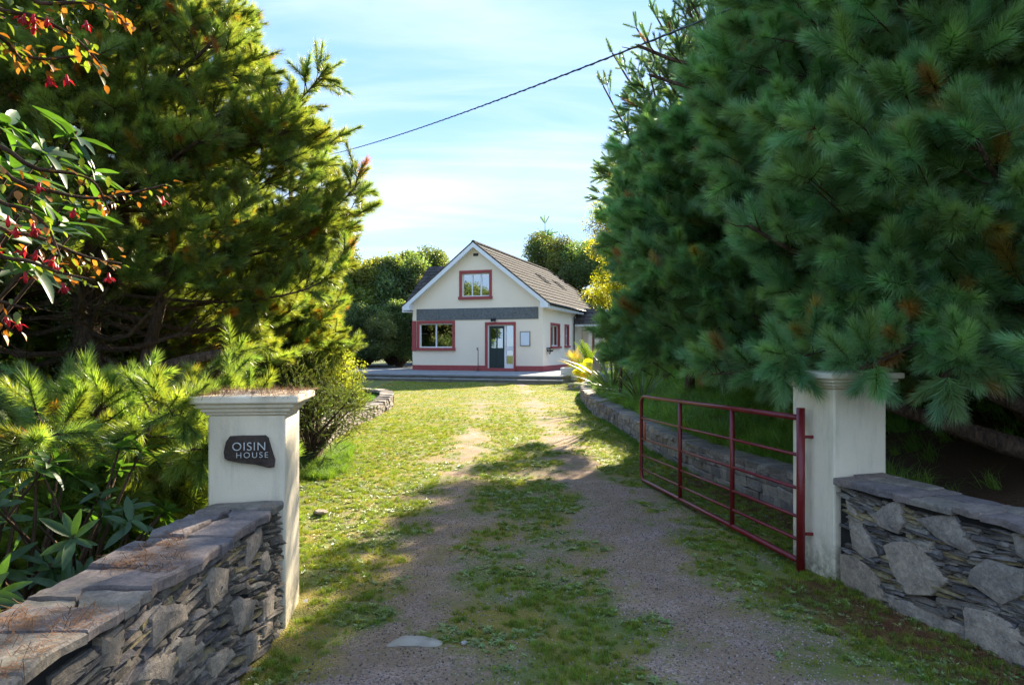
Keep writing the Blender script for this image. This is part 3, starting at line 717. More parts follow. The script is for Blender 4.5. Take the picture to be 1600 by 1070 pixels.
# tiles
TW, TE = .30, .345
tmesh = MB(); tmesh.add([(-TW/2+.004,-.02,.012), (TW/2-.004,-.02,.012), (TW/2-.004,TE+.03,-.012), (-TW/2+.004,TE+.03,-.012), (-TW/2+.004,-.02,.040), (0,-.02,.026), (TW/2-.004,-.02,.040), (TW/2-.004,TE+.03,.008), (0,TE+.03,-.004), (-TW/2+.004,TE+.03,.008)],
          [(0,1,6,5,4), (4,5,8,9), (5,6,7,8), (1,2,7,6), (0,4,9,3)])
tme = tmesh.mesh('roof_tile', M['tile'])
def frame(o_, xd, yd):
    xd = xd.normalized(); yd = yd.normalized(); zd = xd.cross(yd).normalized(); m = Matrix((xd, yd, zd)).transposed().to_4x4(); m.translation = o_; return m
rest = MB(); cnt = 0
sl_len = math.hypot(XE-AX, ZR-ZE); upv = Vector((-(XE-AX), 0, ZR-ZE)).normalized()
rows = int(sl_len/TE)
cand = []
for r_ in range(rows+1):
    for c_ in range(int((YB-y0)/TW)):
        yy = y0 + .15 + TW*(c_+.5*(r_%2)*0)
        p = Vector((XE+.03, yy, ZE-.012)) + upv*TE*r_
        if (TE*r_+.1)/sl_len > 1 - .02: continue
        if yy > YB - (YB-YH)*(TE*r_+.2)/sl_len: continue
        cand.append((yy, p))
cand.sort(key=lambda a: a[0])
def addtile(mbx, m): mbx.add([m @ Vector(v) for v in tmesh.v], tmesh.f)
for k_, (yy, p) in enumerate(cand):
    m = frame(p, Vector((0,1,0)), upv)
    m = m @ Matrix.Rotation(random.gauss(0, .006), 4, 'X')
    if k_ < 296:
        t_ = obj('tile', tme, roof); t_.matrix_local = m
    else: addtile(rest, m)
upl = Vector(((AX-XEL), 0, ZR-ZE)).normalized()
for r_ in range(rows+1):
    if (TE*r_+.1)/sl_len > .98: continue
    for c_ in range(int((YH-y0)/TW)): addtile(rest, frame(Vector((XEL-.03, y0+.15+TW*c_, ZE-.012)) + upl*TE*r_, Vector((0,-1,0)), upl))
# hip end
hu_ = Vector((0, -(YB-YH), ZR-ZE)).normalized(); hl_ = math.hypot(YB-YH, ZR-ZE)
for r_ in range(int(hl_/TE)):
    half = (XE-AX)*(1-(TE*r_+.15)/hl_)
    x = AX-half+.15
    while x < AX+half: addtile(rest, frame(Vector((x, YB, ZE)) + hu_*TE*r_, Vector((-1,0,0)), hu_)); x += TW
obj('far_tiles', rest.mesh('far_tiles', M['tile']), roof, kind='stuff')
for i in range(30):
    mb = MB(); a = y0+.0+.41*i; mb.tube([(AX, a, ZR-.01), (AX, a+.42, ZR-.01)], [.10, .095], 8)
    part('ridge_tile', mb, M['tile'], roof)
mb = MB(); mb.tube([(AX, YH, ZR), (XE, YB, ZE+.03)], .08, 7); part('hip_tile', mb, M['tile'], roof)
# verge strips
for xa, xb in ((XEL, AX), (XE, AX)):
    mb = MB(); mb.prism([(xa, roofz(xa)-.03), (xb, roofz(xb)-.03), (xb, roofz(xb)+.05), (xa, roofz(xa)+.05)] if xa < xb else [(xb, roofz(xb)-.03), (xa, roofz(xa)-.03), (xa, roofz(xa)+.05), (xb, roofz(xb)+.05)], -.375, -.30); part('verge_tile', mb, M['tile'], roof)
# roof windows on the right slope
nrm = Vector((SL, 0, 1)).normalized()
for (pa, pb) in (((838, 430), (858, 447)), ((864, 440), (887, 458))):
    A_ = hl(on_plane(*pa, HR + HX*AX + HY*0 + Vector((0,0,ZR)), HX*nrm.x + Vector((0,0,nrm.z))))
    yc = max(2.0, A_.y+.4); zc = A_.z; xc = AX + (ZR-zc)/SL
    m = frame(Vector((xc, yc, zc)) , Vector((0,1,0)), upv)
    mb = MB()
    for a, b in (((-.42,-.75,.0),(.42,-.65,.07)), ((-.42,-.0,.0),(.42,.1,.07)), ((-.42,-.65,.0),(-.34,.0,.07)), ((.34,-.65,.0),(.42,.0,.07))): mb.box(a, b)
    mb.v = [tuple(m @ Vector(v)) for v in mb.v]
    rw = part('roof_window', mb, simple('roof_window_frame', (.05,.05,.05), .95, .1, 4, .03), roof); mb = MB(); mb.box((-.34,-.65,.01), (.34,0,.02)); mb.v = [tuple(m @ Vector(v)) for v in mb.v]; part('pane', mb, simple('roof_glass', (.06,.065,.07), .8, .05, 3, .1), rw)
# left wing
wy, wz, wx = 4.64, 5.55, -7.95; e0 = 1.5
wb = MB(); wb.box((-7.6, 1.95, 0), (-W-.002, 7.3, 3.0)); part('wing_wall', wb, M['render'], house)
wb = MB(); wb.prism([(0,0)], 0, 0) if False else None
wv = [(wx, e0, ZE), (wx, wy, wz), (wx, 2*wy-e0, ZE)]; wv += [(AX, y_, z) for _, y_, z in wv]; wv += [(x, y_, z-.12) for x, y_, z in wv[:3]] + [(x, y_, z-.12) for x, y_, z in wv[3:6]]
wb = MB(); wb.add(wv, [(0,1,4,3), (1,2,5,4), (6,0,3,9), (7,10,4,1), (6,7,1,0), (7,8,2,1), (9,10,7,6), (10,11,8,7)]); wroof = part('wing_roof', wb, M['dark'], house)
wup = Vector((0, wy-e0, wz-ZE)).normalized(); wl_ = math.hypot(wy-e0, wz-ZE)
for r_ in range(int(wl_/TE)+1):
    for c_ in range(5):
        t_ = obj('tile', tme, wroof); t_.matrix_local = frame(Vector((wx+.15+TW*c_*1.0, e0-.02, ZE+.012)) + wup*min(TE*r_, wl_-TE), Vector((1,0,0)), wup)
mb = MB(); mb.box((wx, e0-.03, ZE-.22), (-W-.4, e0, ZE-.02)); part('fascia', mb, M['white'], house)
mb = MB(); mb.tube([(wx, e0-.08, ZE-.06), (-W-.4, e0-.08, ZE-.06)], .055, 7); part('gutter', mb, M['dark'], house)
# porch on the right side
pa, pb = hs(897, 507).y, 0
py0, py1, pw = pa, pa+2.1, 1.30; pz = 2.32; pzr = pz + .78
pm = (py0+py1)/2
mb = MB(); mb.box((pw-.20, py0+.12, 0), (pw, py0+.32, pz)); mb.box((pw-.20, py1-.32, 0), (pw, py1-.12, pz)); mb.box((.75, py0+.12, 0), (.95, py0+.24, pz)); mb.box((.03, py0+.12, pz-.13), (pw-.2, py0+.24, pz)); mb.box((.03, py1-.3, 0), (pw-.2, py1-.14, pz))
mb.box((.03, py0+.14, 0), (.75, py0+.24, .8))
part('porch_wall', mb, M['render'], house, bv=.008)
mb = MB(); mb.box((.955, py0+.16, .75), (pw-.205, py0+.22, .82)); mb.box((.955, py0+.16, pz-.06), (pw-.205, py0+.22, pz-.002)); mb.box((.955, py0+.16, .82), (1.0, py0+.22, pz-.06)); pwn = part('porch_window', mb, M['red'], house)
mb = MB(); mb.box((1.0, py0+.18, .82), (pw-.205, py0+.19, pz-.06)); part('pane', mb, M['glass'], pwn)
pv = [(0, py0-.15, pz), (pw+.2, py0-.15, pz), (pw+.2, pm, pzr+.08), (0, pm, pzr+.08), (0, py1+.15, pz), (pw+.2, py1+.15, pz)]
mb = MB(); mb.add(pv + [(x, y_, z-.10) for x, y_, z in pv], [(0,1,2,3), (3,2,5,4), (0,6,7,1), (1,7,8,2), (2,8,11,5), (5,11,10,4), (9,8,7,6), (10,11,8,9)]); pr_ = part('porch_roof', mb, M['dark'], house)
pup = Vector((0, pm-py0+.15, pzr+.08-pz)).normalized(); pl_ = math.hypot(pm-py0+.15, pzr+.08-pz)
for r_ in range(int(pl_/TE)+1):
    for c_ in range(5):
        t_ = obj('tile', tme, pr_); t_.matrix_local = frame(Vector((.12+TW*c_, py0-.17, pz+.012)) + pup*min(TE*r_, pl_-TE), Vector((1,0,0)), pup)
mb = MB(); mb.add([(pw+.21, py0-.13, pz-.1), (pw+.21, py1+.13, pz-.1), (pw+.21, pm, pzr+.02)], [(0,1,2)]); mb.add([(pw+.16, py0+.0, pz-.1), (pw+.16, py1-.0, pz-.1), (pw+.16, pm, pzr-.06)], [(0,1,2)])
mb = MB()
for sgn in (-1, 1): mb.add([(pw+.2, pm+sgn*(pm-py0+.15), pz-.12), (pw+.2, pm, pzr-.05), (pw+.2, pm, pzr+.1), (pw+.2, pm+sgn*(pm-py0+.15), pz+.02), (pw+.23, pm+sgn*(pm-py0+.15), pz-.12), (pw+.23, pm, pzr-.05), (pw+.23, pm, pzr+.1), (pw+.23, pm+sgn*(pm-py0+.15), pz+.02)], [(4,5,6,7), (0,1,2,3), (0,4,7,3), (0,1,5,4), (3,2,6,7)])
part('porch_bargeboard', mb, M['white'], house)
mb = MB(); mb.box((.03, py0-.17, pz-.12), (pw+.2, py0-.15, pz-.0)); part('porch_fascia', mb, M['white'], house)
# side windows
for k_, s in enumerate(sw):
    o_ = shrink(s, .10); mbs = surround(s, o_); f_ = MB(); a, b, lo, hi = o_; w = .05; y = .08
    f_.box((a, y, lo), (a+w, y+.06, hi)); f_.box((b-w, y, lo), (b, y+.06, hi)); f_.box((a+w, y, hi-w), (b-w, y+.06, hi)); f_.box((a+w, y, lo), (b-w, y+.06, lo+w))
    if k_ == 0: f_.box(((a+b)/2-.03, y, lo+w), ((a+b)/2+.03, y+.06, hi-w))
    else: f_.box((a+w, y, (lo+hi)/2-.03), (b-w, y+.06, (lo+hi)/2+.03))
    g_ = MB(); g_.box((a+w, y+.025, lo+w), (b-w, y+.033, hi-w))
    rv_ = MB(); rv_.box((a-.002, -.0, lo), (a+.003, y, hi)); rv_.box((b-.003, 0, lo), (b+.002, y, hi))
    for mm in (mbs, f_, g_, rv_): mm.v = [(-y_, x, z) for x, y_, z in mm.v]
    part('window_surround', mbs, M['red'], house); wf = part('window', f_, M['white'], house); part('pane', g_, M['glass'], wf); part('window_reveal', rv_, M['red'], house)
# fittings on the house
bq0, bq1 = hf(813.5, 518.8, -.03), hf(827.3, 539.5, -.03)
mb = MB(); mb.box((bq0.x, -.035, bq1.z), (bq1.x, -.002, bq0.z)); nb = part('notice_board', mb, simple('board_white', (.72, .78, .86), .4, .03), house, bv=.004)
mb = MB()
for a, b in (((bq0.x-.03, -.045, bq1.z-.03), (bq1.x+.03, -.003, bq1.z)), ((bq0.x-.03, -.045, bq0.z), (bq1.x+.03, -.003, bq0.z+.03)), ((bq0.x-.03, -.045, bq1.z), (bq0.x, -.003, bq0.z)), ((bq1.x, -.045, bq1.z), (bq1.x+.03, -.003, bq0.z))): mb.box(a, b)
part('board_frame', mb, M['conc'], nb)
lp = hf(773, 500); mb = MB(); mb.box((lp.x-.05, -.06, lp.z-.05), (lp.x+.05, -.002, lp.z+.08)); mb.tube([(lp.x, -.06, lp.z+.03), (lp.x, -.18, lp.z+.05)], .02, 6); mb.tube([(lp.x-.11, -.14, lp.z+.05), (lp.x-.06, -.2, lp.z-.03)], [.05, .07], 8); mb.tube([(lp.x+.09, -.14, lp.z+.05), (lp.x+.05, -.2, lp.z-.03)], [.05, .07], 8)
part('wall_lamp', mb, M['dark'], house)
mb = MB(); mb.box((AX-.12, -.03, ZR-.62), (AX+.12, -.002, ZR-.50)); part('gable_vent', mb, M['dark'], house)
# standpipe
sp = hf(747, 578, -.45); w_ = HR + HX*sp.x + HY*(-.45); spo = empty('standpipe', (w_.x, w_.y, .55), HA, label='thin dark standpipe with tap in front of the cream gable, left of the front door', cat='pipe')
mb = MB(); mb.tube([(0,0,0), (0,0,.95), (.01,-.02,1.0), (.01,-.12,1.02), (.01,-.15,.97)], .018, 8); part('pipe', mb, M['dark'], spo)
mb = MB(); mb.tube([(-.05,-.08,1.07), (.06,-.08,1.07)], .011, 6); mb.tube([(.01,-.08,1.02), (.01,-.08,1.07)], .012, 6); mb.box((-.06,-.06,0), (.06,.06,.03)); part('tap', mb, M['dark'], spo)
# hose reel
hr = hs(855, 548); 
hro = empty('hose_reel', HR + HX*.07 + HY*hr.y + Vector((0,0,hr.z)), HA, label='small grey hose reel mounted on the side wall below the first side window', cat='hose reel')
mb = MB()
for rr in (.10, .13, .16, .12, .15): 
    z_ = .05+.03*rr*10; mb.tube([(z_*.5, math.cos(a)*rr, math.sin(a)*rr) for a in np.linspace(0, 6.283, 17)], .014, 5)
part('hose', mb, M['conc'], hro, smooth=True)
mb = MB(); mb.tube([(-.07,0,0), (.2,0,0)], .04, 8); mb.tube([(.2,0,0),(.2,.14,.08)], .012, 6); mb.box((-.07,-.14,.10), (.18,.14,.14)); part('bracket', mb, M['dark'], hro)

# ---------------------------------------------------------------- terrace (setting)
terr = empty('terrace', HR, HA); tag(terr, kind='structure')
def tslab(name, a, b, m_, bv_=.012):
    mb = MB(); mb.box(a, b); return part(name, mb, m_, terr, bv=bv_)
tslab('terrace_base', (-14, -4.74, -.6), (2.15, 16.5, -.075), M['conc'])
tslab('step_base', (-14, -5.12, -.6), (2.30, -4.745, -.205), M['conc'])
k_ = 0
xx = -14.0
while xx < 2.1:      # coping flags along the edge and the step
    x2 = min(xx+.9, 2.18); tslab('edge_flag', (xx+.004, -4.80, -.07), (x2-.004, -4.30, .0+random.uniform(-.004,.003)), M['slab'], .008); tslab('step_flag', (xx+.004, -5.16, -.2), (x2+.10, -4.80, -.145), M['slab'], .008); xx = x2+.0001 if x2 < 2.17 else 3
for j in range(5):
    for i in range(18):
        a = -14+.9*i
        tslab('paving_flag', (a+.004, -4.296+.86*j, -.07), (min(a+.9, 2.18)-.004, -4.296+.86*(j+1)-.008 if j < 4 else 0-.04, random.uniform(-.004, .001)), M['slab'], 0)
tslab('side_path', (.035, -.03, -.07), (2.14, 15, -.004), M['slab'], 0); tslab('side_path', (-14, .3, -.07), (-W-.04, 15, -.004), M['slab'], 0)
# ---------------------------------------------------------------- stone walls by the gate
def slate_mesh(i):
    rr = random.Random(100+i); mb = MB(); j = lambda s: rr.uniform(-s, s)
    x0, x1 = -.5, .5; t = rr.uniform(-.25, .25); 
    f = [(-.5+j(.05), .5+j(.12), -.5+j(.12)), (0+j(.2), .5+j(.15), -.5+j(.1)), (.5+j(.05), .5+j(.12), -.5+j(.12)), (.5+j(.06), .5+j(.12), .3+j(.2)), (0+j(.2), .5+j(.15), .5+j(.08)), (-.5+j(.06), .5+j(.12), .3+j(.2))]
    b = [(p[0], -.5, p[2]) for p in f]
    mid = [(p[0]*1.0, .35, p[2]*1.12) for p in f]
    f2 = [(p[0]*.96, p[1], p[2]*.72) for p in f]
    n = 6; mb.add(f2 + mid + b, [(5,4,3,2,1,0)] + [(i_, (i_+1) % n, n+(i_+1) % n, n+i_) for i_ in range(n)] + [(n+i_, n+(i_+1) % n, 2*n+(i_+1) % n, 2*n+i_) for i_ in range(n)])
    return mb
SLM = [slate_mesh(i) for i in range(14)]
SLME = [m.mesh('slate', M['slate'], fix=True) for m in SLM]
def big_stone(poly, y1, name='stone', mat_=None, parent=None, depth=.09, rr=random):
    """poly in wall coordinates (x,z); proud face at y1"""
    n = len(poly); cx = sum(p[0] for p in poly)/n; cz = sum(p[1] for p in poly)/n
    P2 = []
    for i in range(n):          # refine the outline with slight irregularity
        a, b = poly[i], poly[(i+1) % n]; L_ = math.hypot(b[0]-a[0], b[1]-a[1]); P2.append(a); m_ = max(1, int(L_/.06))
        for k in range(1, m_): t = k/m_; P2.append((a[0]+(b[0]-a[0])*t+rr.gauss(0,.0035), a[1]+(b[1]-a[1])*t+rr.gauss(0,.0035)))
    n = len(P2); 
    def ring(s, y, jy=0): return [(cx+(p[0]-cx)*s, y+rr.gauss(0, jy), cz+(p[1]-cz)*s) for p in P2]
    vs_ = ring(1, y1-depth) + ring(1.0, y1-.018, .003) + ring(.965, y1-.005, .0015) + ring(.6, y1+.001, .0012) + [(cx, y1+.002, cz)]
    fs = []
    for r_ in range(3): fs += [(r_*n+i, r_*n+(i+1) % n, (r_+1)*n+(i+1) % n, (r_+1)*n+i) for i in range(n)]
    fs += [(3*n+i, 3*n+(i+1) % n, 4*n) for i in range(n)]
    mb = MB(); mb.add(vs_, fs); o = obj(name, mb.mesh(name, mat_ or M['fieldstone'], fix=True), parent); return o
def in_poly(x, z, poly):
    c = False; n = len(poly)
    for i in range(n):
        (x1, z1), (x2, z2) = poly[i], poly[(i+1) % n]
        if (z1 > z) != (z2 > z) and x < (x2-x1)*(z-z1)/(z2-z1)+x1: c = not c
    return c
def slate_wall(name, label, B, xdir, length, height, thick, polys, extra, near_end, slope, tilt0):
    ang = math.atan2(xdir[1], xdir[0]); root = empty(name, (B[0], B[1], 0), ang, label=label, cat='wall')
    mb = MB(); mb.box((0, -thick+.02, -.1), (length, -.035, height-.04)); part('core', mb, M['core'], root)
    # polygons: unprojected from measurements, mapped to wall coords
    xd = Vector((*xdir, 0)).normalized(); nd = Vector((-xd.y, xd.x, 0)) # local +y
    Bv = Vector((B[0], B[1], 0)); PL = []
    for poly in polys:
        q = [on_plane(px, py, Bv + nd*.01, nd) - Bv for px, py in poly]; q = [(v.dot(xd), v.z) for v in q]
        ar = sum(q[i][0]*q[(i+1) % len(q)][1]-q[(i+1) % len(q)][0]*q[i][1] for i in range(len(q)))
        PL.append(q if ar > 0 else q[::-1])
    rr = random.Random(len(name))
    for x, z, r_ in extra:
        if any(in_poly(x, z, p) for p in PL): continue
        n = rr.randint(5, 7); a0 = rr.random()*6; PL.append([(x+math.cos(a0+6.283*i/n)*r_*rr.uniform(.8,1.2), z+math.sin(a0+6.283*i/n)*r_*rr.uniform(.55,.9)) for i in range(n)])
    for p in PL:
        p = [(min(max(x, .0), length), min(max(z, -.05), height-.035)) for x, z in p]
        big_stone(p, rr.uniform(.001, .008), 'stone', M['fieldstone'], root, rr=rr)
    items = []
    z = -.02
    while z < height-.05:
        hh = rr.uniform(.013, .027); x = -rr.random()*.1
        while x < length:
            L_ = rr.uniform(.05, .24); cx, cz = x+L_/2, z+hh/2; 
            tl = tilt0*math.sin(cx*2.3+cz*3) + rr.gauss(0, .035); czz = cz + slope*math.sin(cx*2.1+.7)*.04
            inside = sum(in_poly(cx+dx_*L_*.3, cz+dz_, p) for dx_ in (-1, 0, 1) for dz_ in (-.012, .012) for p in PL)
            if inside < 6 and czz < height-.045 and cx+L_/2 < length+.01: items.append((abs(cx-near_end), cx, czz, L_, hh, tl))
            x += L_ + rr.uniform(.001, .006)
        z += hh + rr.uniform(.0, .002)
    items.sort(key=lambda t: t[0]); restm = MB()
    for k, (_, cx, cz, L_, hh, tl) in enumerate(items):
        d = .10; off = rr.gauss(-.008, .0055)
        m = Matrix.Translation((cx, off-d/2, cz)) @ Matrix.Rotation(-tl, 4, 'Y') @ Matrix.Rotation(rr.gauss(0, .04), 4, 'Z') @ Matrix.Diagonal((L_, d, hh*1.25, 1)); i_ = rr.randrange(14)
        if k < 299: o = obj('slate', SLME[i_], root); o.matrix_local = m
        else: restm.add([m @ Vector(v) for v in SLM[i_].v], SLM[i_].f)
    if restm.v: obj('packed_slates', restm.mesh('packed_slates', M['slate'], fix=True), root, kind='stuff')
    # coping: two irregular ranks of slabs
    n = int(length/.22); xs_ = [length*i/n + (rr.uniform(-.07, .07) if 0 < i < n else 0) for i in range(n+1)]
    top = height; split = [(-thick*.5 + rr.uniform(-.06, .06)) for _ in xs_]
    def slab(poly):
        cx = sum(p[0] for p in poly)/len(poly); cy_ = sum(p[1] for p in poly)/len(poly)
        P2 = []
        for i in range(len(poly)):
            a, b = poly[i], poly[(i+1) % len(poly)]
            for t in (0, .33, .67): P2.append((a[0]+(b[0]-a[0])*t + rr.gauss(0, .010)*(t > 0), a[1]+(b[1]-a[1])*t + rr.gauss(0, .010)*(t > 0)))
        q = len(P2); th = rr.uniform(.035, .05); tz = top + rr.uniform(-.011, .008); gx, gy = rr.gauss(0, .012), rr.gauss(0, .012)
        R_ = lambda s, z_: [(cx+(p[0]-cx)*s, cy_+(p[1]-cy_)*s, z_ + gx*(p[0]-cx) + gy*(p[1]-cy_) + rr.gauss(0, .0015)) for p in P2]
        vs_ = R_(.985, tz-th) + R_(.99, tz-.010) + R_(.955, tz) + [(cx, cy_, tz+.001)]
        fs = [tuple(range(q-1, -1, -1))] + [(a*q+i, a*q+(i+1) % q, (a+1)*q+(i+1) % q, (a+1)*q+i) for a in (0, 1) for i in range(q)] + [(2*q+i, 2*q+(i+1) % q, 3*q) for i in range(q)]
        mb = MB(); mb.add(vs_, fs); obj('coping_stone', mb.mesh('coping_stone', M['coping'], fix=True), root)
    yo, yi = .022, -thick-.02
    for i in range(n):
        a, b = xs_[i], xs_[i+1]
        if rr.random() < .3: slab([(a, yi), (b, yi), (b, yo), (a, yo)])
        else:
            s0, s1 = split[i], split[i+1]; m_ = (a+b)/2 + rr.uniform(-.06, .06)
            slab([(a, s0), (b, s1), (b, yo+rr.uniform(-.01,.01)), (a, yo+rr.uniform(-.01,.01))]); 
            if rr.random() < .4: slab([(a, yi), (m_, yi), (m_, (s0+s1)/2-.006), (a, s0-.006)]); slab([(m_+.004, yi), (b, yi), (b, s1-.006), (m_+.004, (s0+s1)/2-.006)])
            else: slab([(a, yi), (b, yi), (b, s1-.006), (a, s0-.006)])
    return root, items
c3 = lambda pts: [(1180+x/2.098, 560+y/2.098) for x, y in pts]
c2 = lambda pts: [(x/2.276, 600+y/2.276) for x, y in pts]
RS = [c3(p) for p in ([(290,462),(318,482),(355,565),(398,650),(368,655),(312,625)], [(370,512),(420,480),(468,465),(487,540),(462,576),(400,550)], [(515,525),(590,513),(640,515),(718,630),(690,643),(585,585)],
      [(412,612),(440,600),(575,598),(572,655),(632,735),(570,778),(490,775),(440,700)], [(685,730),(700,690),(750,655),(878,695),(875,775),(800,810)], [(272,640),(330,650),(400,720),(415,775),(405,812),(275,752)],
      [(427,772),(565,822),(678,880),(683,952),(430,838)], [(673,812),(760,830),(879,900),(881,1027),(690,965)], [(835,572),(890,565),(900,680),(850,642)])]
LS = [c2(p) for p in ([(548,835),(575,785),(670,780),(678,835),(605,890),(550,945)], [(828,790),(860,752),(918,770),(900,850),(860,895),(845,860)], [(378,900),(455,850),(460,920),(430,1000),(378,1010)],
      [(765,650),(822,655),(820,740),(760,800),(745,700)], [(885,560),(940,500),(945,560),(900,640),(878,660)], [(935,620),(960,590),(975,640),(955,680),(937,670)], [(480,1050),(560,970),(640,950),(620,1070),(470,1070)],
      [(640,900),(710,890),(700,960),(650,1010)], [(755,975),(830,930),(850,960),(770,1060)], [(942,770),(985,720),(980,880),(950,900)], [(690,560),(740,560),(735,600),(700,625)], [(880,900),(925,880),(930,960),(885,1010)])]
# right: from the far (near-camera) end B towards the pillar
rA = Vector((2.235, 4.70)); rd = Vector((-.24, .9708)); rB = rA - rd*2.55
slate_wall('stone_wall', 'dry stone wall of grey slates with large flat stones, joined to the gate pillar that carries the red gate', (rB.x, rB.y), (rd.x, rd.y), 2.55, .72, .36, RS,
           [(.2, .2, .13), (.55, .45, .11), (.7, .12, .10), (.25, .55, .09), (1.0, .62, .05)], 1.9, 1, .10)
# left: origin at the pillar, running back towards the road
slate_wall('stone_wall', 'weathered dark stone wall with brown flagged top, joined to the pillar with the house name stone', (-1.29, 3.80), (-.0, -1.0), 3.3, .75, .34, LS,
           [(2.0, .3, .10), (2.7, .25, .12), (3.0, .5, .1)], 1.0, 1, .17)
# needle litter and lichen spots lie on the left wall
n = 520; X_ = NP.uniform(-1.62, -1.28, n); Y_ = 3.75 - NP.rand(n)**1.0*2.6; k_ = (vn(X_, Y_, 3, 9) > .52); X_, Y_ = X_[k_], Y_[k_]; n = len(X_)
scatter('fallen_needles', np.stack([X_, Y_, np.full(n, .757)], 1), np.stack([X_*0, X_*0, NP.uniform(0, 6, n)], 1), NP.uniform(.7, 1.2, n), np.array([(.20, .09, .035)])*NP.uniform(.5, 1.3, (n, 1)), ['needle_litter'], kind='stuff')

# ---------------------------------------------------------------- gate pillars
def pillar(corner, ang, w, d, h, label, ch=.115):
    """corner = nearest corner on the drive side; local x to the face facing the road, y back"""
    root = empty('gate_pillar', (*corner, 0), ang, label=label, cat='pillar')
    x0, x1 = (0, w) if w > 0 else (w, 0)
    mb = MB(); mb.box((x0, 0, -.15), (x1, d, h-ch+.004)); sh = part('shaft', mb, M['pillar'], root, bv=.012)
    z = h-ch
    for (o_, za, zb) in ((.014, z+.005, z+.022), (.032, z+.0225, z+.046), (.055, z+.0465, z+.072), (.082, z+.0725, z+.115)):
        mb = MB(); mb.box((x0-o_, -o_, za), (x1+o_, d+o_, zb)); part('cap_moulding' if zb < h-.001 else 'cap', mb, M['pillar'], root, bv=.010)
    return root, x0, x1
la = R(7)
lp_, lx0, lx1 = pillar((-1.285, 3.87), la, -.42, .43, 1.335, 'cream gate pillar bearing the carved name stone')
ra = math.atan2(.24, .97)
rp_, rx0, rx1 = pillar((2.225, 4.715), ra, .43, .45, 1.43, 'cream gate pillar carrying the red metal gate')
# needles on the left cap
n = 330; a_ = NP.uniform(-.5, .08, n); b_ = NP.uniform(-.08, .52, n); Mx = Matrix.Rotation(la, 3, 'Z')
P_ = np.array([list(Mx @ Vector((x, y, 0))) for x, y in zip(a_, b_)]) + np.array([-1.285, 3.87, 1.338])
scatter('fallen_needles', P_, np.stack([a_*0, a_*0, NP.uniform(0, 6, n)], 1), NP.uniform(.8, 1.4, n), np.array([(.24, .11, .04)])*NP.uniform(.5, 1.3, (n, 1)), ['needle_litter'], kind='stuff')
# name stone
nrm_l = Vector((math.sin(la), -math.cos(la), 0)); xl = Vector((math.cos(la), math.sin(la), 0)); PO = Vector((-1.285, 3.87, 0)) + nrm_l*.004
sg = [(797,240),(805,205),(820,184),(945,181),(955,190),(965,225),(979,268),(976,293),(960,296),(812,270),(800,262)]
sg = [on_plane(*p, PO, nrm_l) for p in c2(sg)]
cen = sum(sg, Vector())/len(sg); sgn = empty('name_stone', PO + xl*((cen-PO).dot(xl)) + Vector((0,0,cen.z)), la, label='dark irregular name stone lettered OISIN HOUSE on the left gate pillar', cat='sign')
q = [((p-cen).dot(xl), p.z-cen.z) for p in sg]
ar = sum(q[i][0]*q[(i+1) % len(q)][1]-q[(i+1) % len(q)][0]*q[i][1] for i in range(len(q))); q = q if ar > 0 else q[::-1]
st = big_stone(q, .032, 'slab', M['plaque'], sgn, depth=.034); st.scale = (1, -1, 1)
def letters(body, size, px, py, sp):
    c = bpy.data.curves.new('lettering', 'FONT'); c.body = body; c.size = size; c.extrude = .0025; c.align_x = 'LEFT'; c.space_character = sp; c.materials.append(M['letter']); c.offset = -.0006
    w = on_plane(px, py, PO, nrm_l); tmp = bpy.data.objects.new('lettering', c); me = bpy.data.meshes.new_from_object(tmp); o = obj('lettering', me, sgn, ((w-cen).dot(xl), -.0405, w.z-cen.z), (R(90), 0, 0)); return o
letters('OISIN', .066, 831/2.276, 600+233/2.276, 1.12)
letters('HOUSE', .046, 845/2.276, 600+259/2.276, 1.30)

# ---------------------------------------------------------------- gate
gH = Vector((2.085, 4.93, 0)); gF = Vector((1.60, 8.45, 0))
gate = empty('field_gate', gH, 0, label='dark red tubular steel gate standing open along the drive', cat='gate')
gd = gF-gH; tops_n = [1.098, .826, .585, .378, .212, .060]; tops_f = [1.006, .74, .487, .281, .113, -.018]
def gp(t, zn, zf): return (gd.x*t, gd.y*t, zn+(zf-zn)*t)
def smoothtube(name, pts, r, parent=gate, n=12, m_=None):
    mb = MB(); mb.tube(pts, r, n); return part(name, mb, m_ or M['gate'], parent, smooth=True)
# outer frame: top rail, rounded far corners, bottom rail
def arc(c, a0, a1, r, n=6): return [(c[0], c[1]) for _ in ()] 
Lg = gd.length; cr = .11
def fp(s, f): # s along gate (m), f 0 bottom..1 top fraction interpolation
    t = s/Lg; zb = tops_n[5]+(tops_f[5]-tops_n[5])*t; zt = tops_n[0]+(tops_f[0]-tops_n[0])*t; return (gd.x*t, gd.y*t, zb+(zt-zb)*f)
pts = [fp(0, 1), fp(Lg*.5, 1), fp(Lg-cr, 1)]; fh = tops_f[0]-tops_f[5]
for a in np.linspace(0, math.pi/2, 6)[1:]: pts.append(fp(Lg-cr+cr*math.sin(a), 1-(cr-cr*math.cos(a))/fh))
for a in np.linspace(math.pi/2, 0, 6): pts.append(fp(Lg-cr+cr*math.sin(a), (cr-cr*math.cos(a))/fh))
pts += [fp(Lg*.5, 0), fp(0, 0)]
smoothtube('outer_frame', pts, .0215)
for k in range(1, 5): smoothtube('rail', [gp(.0, tops_n[k], tops_f[k]), gp(.5, tops_n[k], tops_f[k]), gp(.998, tops_n[k], tops_f[k])], .0125)
def t_at(px):
    dx = (px-800)/F_; return (dx*gH.y-gH.x)/(gd.x-dx*gd.y)
for px in (1062.7, 1144.2):
    t = t_at(px); smoothtube('upright', [gp(t, tops_n[5], tops_f[5]), gp(t, tops_n[0], tops_f[0])], .0205)
